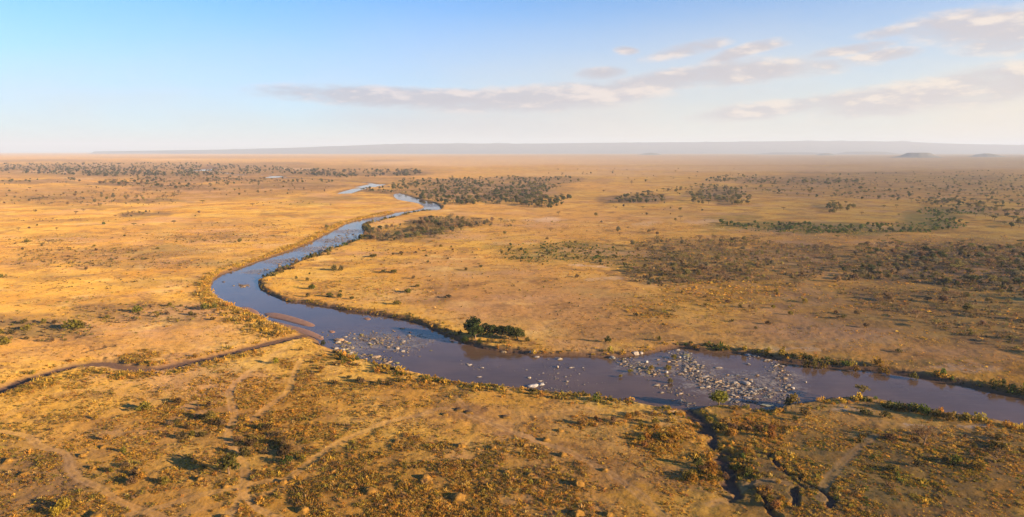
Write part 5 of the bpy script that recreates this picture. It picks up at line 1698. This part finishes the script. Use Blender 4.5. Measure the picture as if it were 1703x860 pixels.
# boulders that can be told apart (px, py, width px, height px, colour, label)
BOULDERS = [
    (886, 643, 15, 10, (.50, .49, .50), 'large round white boulder on the near bank of the middle reach'), (900, 640, 9, 8, (.42, .43, .46), 'second white boulder just right of the large round white one'),
    (880, 629, 5, 6, (.45, .40, .33), 'upright pale rock behind the large white boulder'), (898, 634, 6, 4, (.42, .38, .34), 'pale rock touching the back of the white boulders'),
    (931, 598, 8, 6, (.46, .40, .33), 'pale boulder under the far bank of the middle reach'), (927, 611, 5, 6, (.45, .40, .35), 'white upright rock in the middle of the brown reach'),
    (949, 612, 6, 4, (.44, .40, .37), 'white rock right of the upright one in the brown reach'), (943, 635, 6, 5, (.50, .46, .42), 'brightest small white rock in the brown reach'),
    (886, 589, 12, 5, (.42, .42, .43), 'long pale slab on the far bank below the track'), (892, 594, 9, 5, (.46, .40, .36), 'pale rock at the water under the long slab'),
    (838, 586, 10, 5, (.45, .34, .20), 'tan boulder on the far bank below the thicket'), (781, 607, 9, 3.5, (.42, .39, .36), 'flat pale rock above the middle reach, left of its partner'),
    (802, 612, 6, 4, (.42, .38, .35), 'flat pale rock above the middle reach, right of its partner'), (797, 627, 7, 3.5, (.45, .40, .36), 'flat pale rock alone near the near bank'),
    (564, 566, 20, 9, (.42, .30, .20), 'largest tan boulder off the creek mouth'), (575, 569, 9, 6, (.40, .28, .16), 'orange boulder beside the largest tan boulder'),
    (625, 594, 16, 6, (.40, .31, .22), 'tan slab under the near bank of the upper rapids'), (660, 604, 9, 4, (.38, .36, .16), 'mossy yellow rock at the end of the upper rapids'),
    (1075, 603, 7, 9, (.42, .43, .46), 'bluish white boulder at the head of the rock spit'), (1057, 590, 12, 8, (.44, .40, .37), 'pale boulder heap against the far bank reeds'),
    (1066, 589, 8, 6, (.44, .40, .38), 'second pale boulder against the far bank reeds'), (1018, 596, 9, 8, (.36, .36, .35), 'grey boulder at the far bank left of the reeds'),
    (1108, 620, 8, 9, (.46, .46, .48), 'white boulder in mid rapids beside the olive shrub'), (1132, 655, 8, 5, (.42, .36, .33), 'pale flat boulder in the near half of the lower rapids'),
    (1239, 638, 20, 10, (.42, .39, .36), 'largest pale slab of the boulder field'), (1222, 638, 12, 8, (.40, .37, .34), 'pale boulder left of the largest slab'),
    (1253, 650, 14, 6, (.28, .27, .28), 'grey flat boulder below the largest slab'), (1243, 662, 12, 5, (.42, .40, .38), 'pale flat rock near the bank of the boulder field'),
    (1229, 666, 14, 6, (.42, .38, .37), 'pale slab by the near bank left of the flat rock'), (1276, 674, 18, 6, (.36, .38, .30), 'wide pale slab half in the bank shallows'),
    (1210, 665, 12, 6, (.32, .32, .33), 'grey boulder on the near bank of the rapids'), (1196, 612, 12, 4, (.42, .37, .32), 'long pale rock in the upper part of the lower rapids'),
    (1172, 626, 16, 4, (.32, .30, .30), 'long grey shelf in the middle of the rapids'), (1244, 606, 8, 4, (.36, .33, .30), 'rock alone in open water of the lower rapids'),
    (1245, 591, 12, 6, (.40, .37, .36), 'pale rocks against the far bank, largest one'), (1300, 609, 7, 4, (.38, .34, .30), 'pale rock at the top of the slanting row'),
    (1309, 624, 7, 5, (.42, .37, .32), 'pale rock in the middle of the slanting row'), (1318, 646, 5, 8, (.46, .44, .43), 'white upright rock at the tail of the rapids'),
    (1340, 636, 4, 4, (.40, .37, .35), 'small pale rock alone below the rapids'), (1298, 650, 5, 4, (.48, .44, .40), 'bright small rock near the tail of the rapids'),
    (405, 475, 10, 4, (.24, .16, .10), 'brown rock islet at the head of the bend'), (372, 469, 7, 2.5, (.20, .15, .11), 'dark flat rock by the outer bank of the bend'),
    (682, 553, 4, 3, (.32, .13, .09), 'small red rock in the upper rapids'), (661, 561, 5, 2.5, (.34, .16, .11), 'second red rock in the upper rapids'),
]


def px_per_m(px, py):
    x, y = to_ground(px, py, WATER)
    return F / (float(y) * math.cos(PITCH) + (CAM_H - WATER) * math.sin(PITCH))


def add_rock(px, py, wp, hp, col, label, group):
    x, y = to_ground(px, py, WATER)
    x, y = float(x), float(y)
    k = px_per_m(px, py)
    w, h = wp / k * .5, hp / k * .62
    o = link('river_rock', random.choice(ROCK_SHAPES_O), (x, y, 0), label=label, cat='rock', group=group)
    o.rotation_euler = (0, 0, random.uniform(-.5, .5) + random.choice((0, math.pi)))
    o.scale = (w, max(w * .8, h * .9), h * 1.25)
    PEND.append((o, h * .1 - .05, WATER - .01))
    o.color = (*col, 1)


for b in BOULDERS:
    b = (*b[:4], tuple(q * .6 for q in b[4]), b[5])
    add_rock(*b, 'boulders of the river')
rocks = []
for (cx, cy, rx_, ry_, tl, n, sr, cols, phrase) in FIELDS:
    for _ in range(int(n * 3.0)):
        u, v = random.gauss(0, .55), random.gauss(0, .55)
        px, py = cx + u * rx_, cy + v * ry_ + u * rx_ * tl
        s = 1.22 * (sr[0] + (sr[1] - sr[0]) * random.random() ** 3.2 * random.choice((.8, 1.0, 1.5)))
        c = random.choice(cols)
        j = random.uniform(.75, 1.2)
        rocks.append((s, px, py, tuple(q * j for q in c), phrase))
rxy = np.array([to_ground(r[1], r[2], WATER) for r in rocks])
rsd = river_sd(rxy[:, 0], rxy[:, 1])
rocks = [(*r, p[0], p[1]) for r, p, s in zip(rocks, rxy, rsd) if s < 1.0]
rocks.sort(key=lambda r: -r[0])
ns = 300 - len(BOULDERS)
FBOX = {}
for r in rocks[:ns]:
    q = FBOX.get(r[4], (9e9, 9e9, -9e9, -9e9))
    FBOX[r[4]] = (min(q[0], r[1] - .1), min(q[1], r[2] - .1), max(q[2], r[1] + .1), max(q[3], r[2] + .1))
for (s, px, py, c, phrase, x, y) in rocks[:ns]:
    cw = 'mossy' if c[2] < c[0] * .4 else ('bluish grey' if c[2] > c[0] else ('pale' if c[0] > .185 else ('grey' if c[0] > .12 else 'dark')))
    sp = spot((px - FBOX[phrase][0]) / (FBOX[phrase][2] - FBOX[phrase][0]), (py - FBOX[phrase][1]) / (FBOX[phrase][3] - FBOX[phrase][1]))
    bs_ = 'big' if s > 4.0 else 'small'
    lab = trim('%s %s rock, %s, %s' % (bs_, cw, phrase, sp), '%s rock, %s, %s' % (cw, phrase, sp))
    add_rock(px, py, s * 1.35, s * .8, c, lab, 'rocks: ' + phrase)
tail = rocks[ns:]
tz = np.full(len(tail), WATER - .02)
tk = np.array([px_per_m(r[1], r[2]) for r in tail])
scatter('river_stones', 'small stones and cobbles strewn through the rapids', np.stack([[r[5] for r in tail], [r[6] for r in tail], tz], 1), rng.uniform(0, 6.28, len(tail)),
        np.array([r[0] for r in tail]) / tk * .62, rng.integers(0, 5, len(tail)), np.array([(*r[3], 1) for r in tail]), ROCK_SHAPES_I)


settle()


# ------------------------------------------------------------------ the air
def haze():
    V = [(sx, sy, z) for z in (-12, 640) for sx, sy in ((-50000, -50000), (50000, -50000), (50000, 50000), (-50000, 50000))]
    Fc = [(3, 2, 1, 0), (4, 5, 6, 7), (0, 1, 5, 4), (1, 2, 6, 5), (2, 3, 7, 6), (3, 0, 4, 7)]
    m = bpy.data.materials.new('air')
    m.use_nodes = True
    m.node_tree.nodes.clear()
    t = NT(m.node_tree)
    out = t.node('ShaderNodeOutputMaterial')
    v = t.node('ShaderNodeVolumePrincipled')
    v.inputs['Color'].default_value = (.60, .745, 1.0, 1)
    v.inputs['Density'].default_value = 4.3e-5
    v.inputs['Anisotropy'].default_value = 0.0
    t.l.new(v.outputs[0], out.inputs['Volume'])
    link('haze', mesh_from('haze', V, Fc, [m]), kind='stuff', label='thin pale evening haze over the plain')


haze()
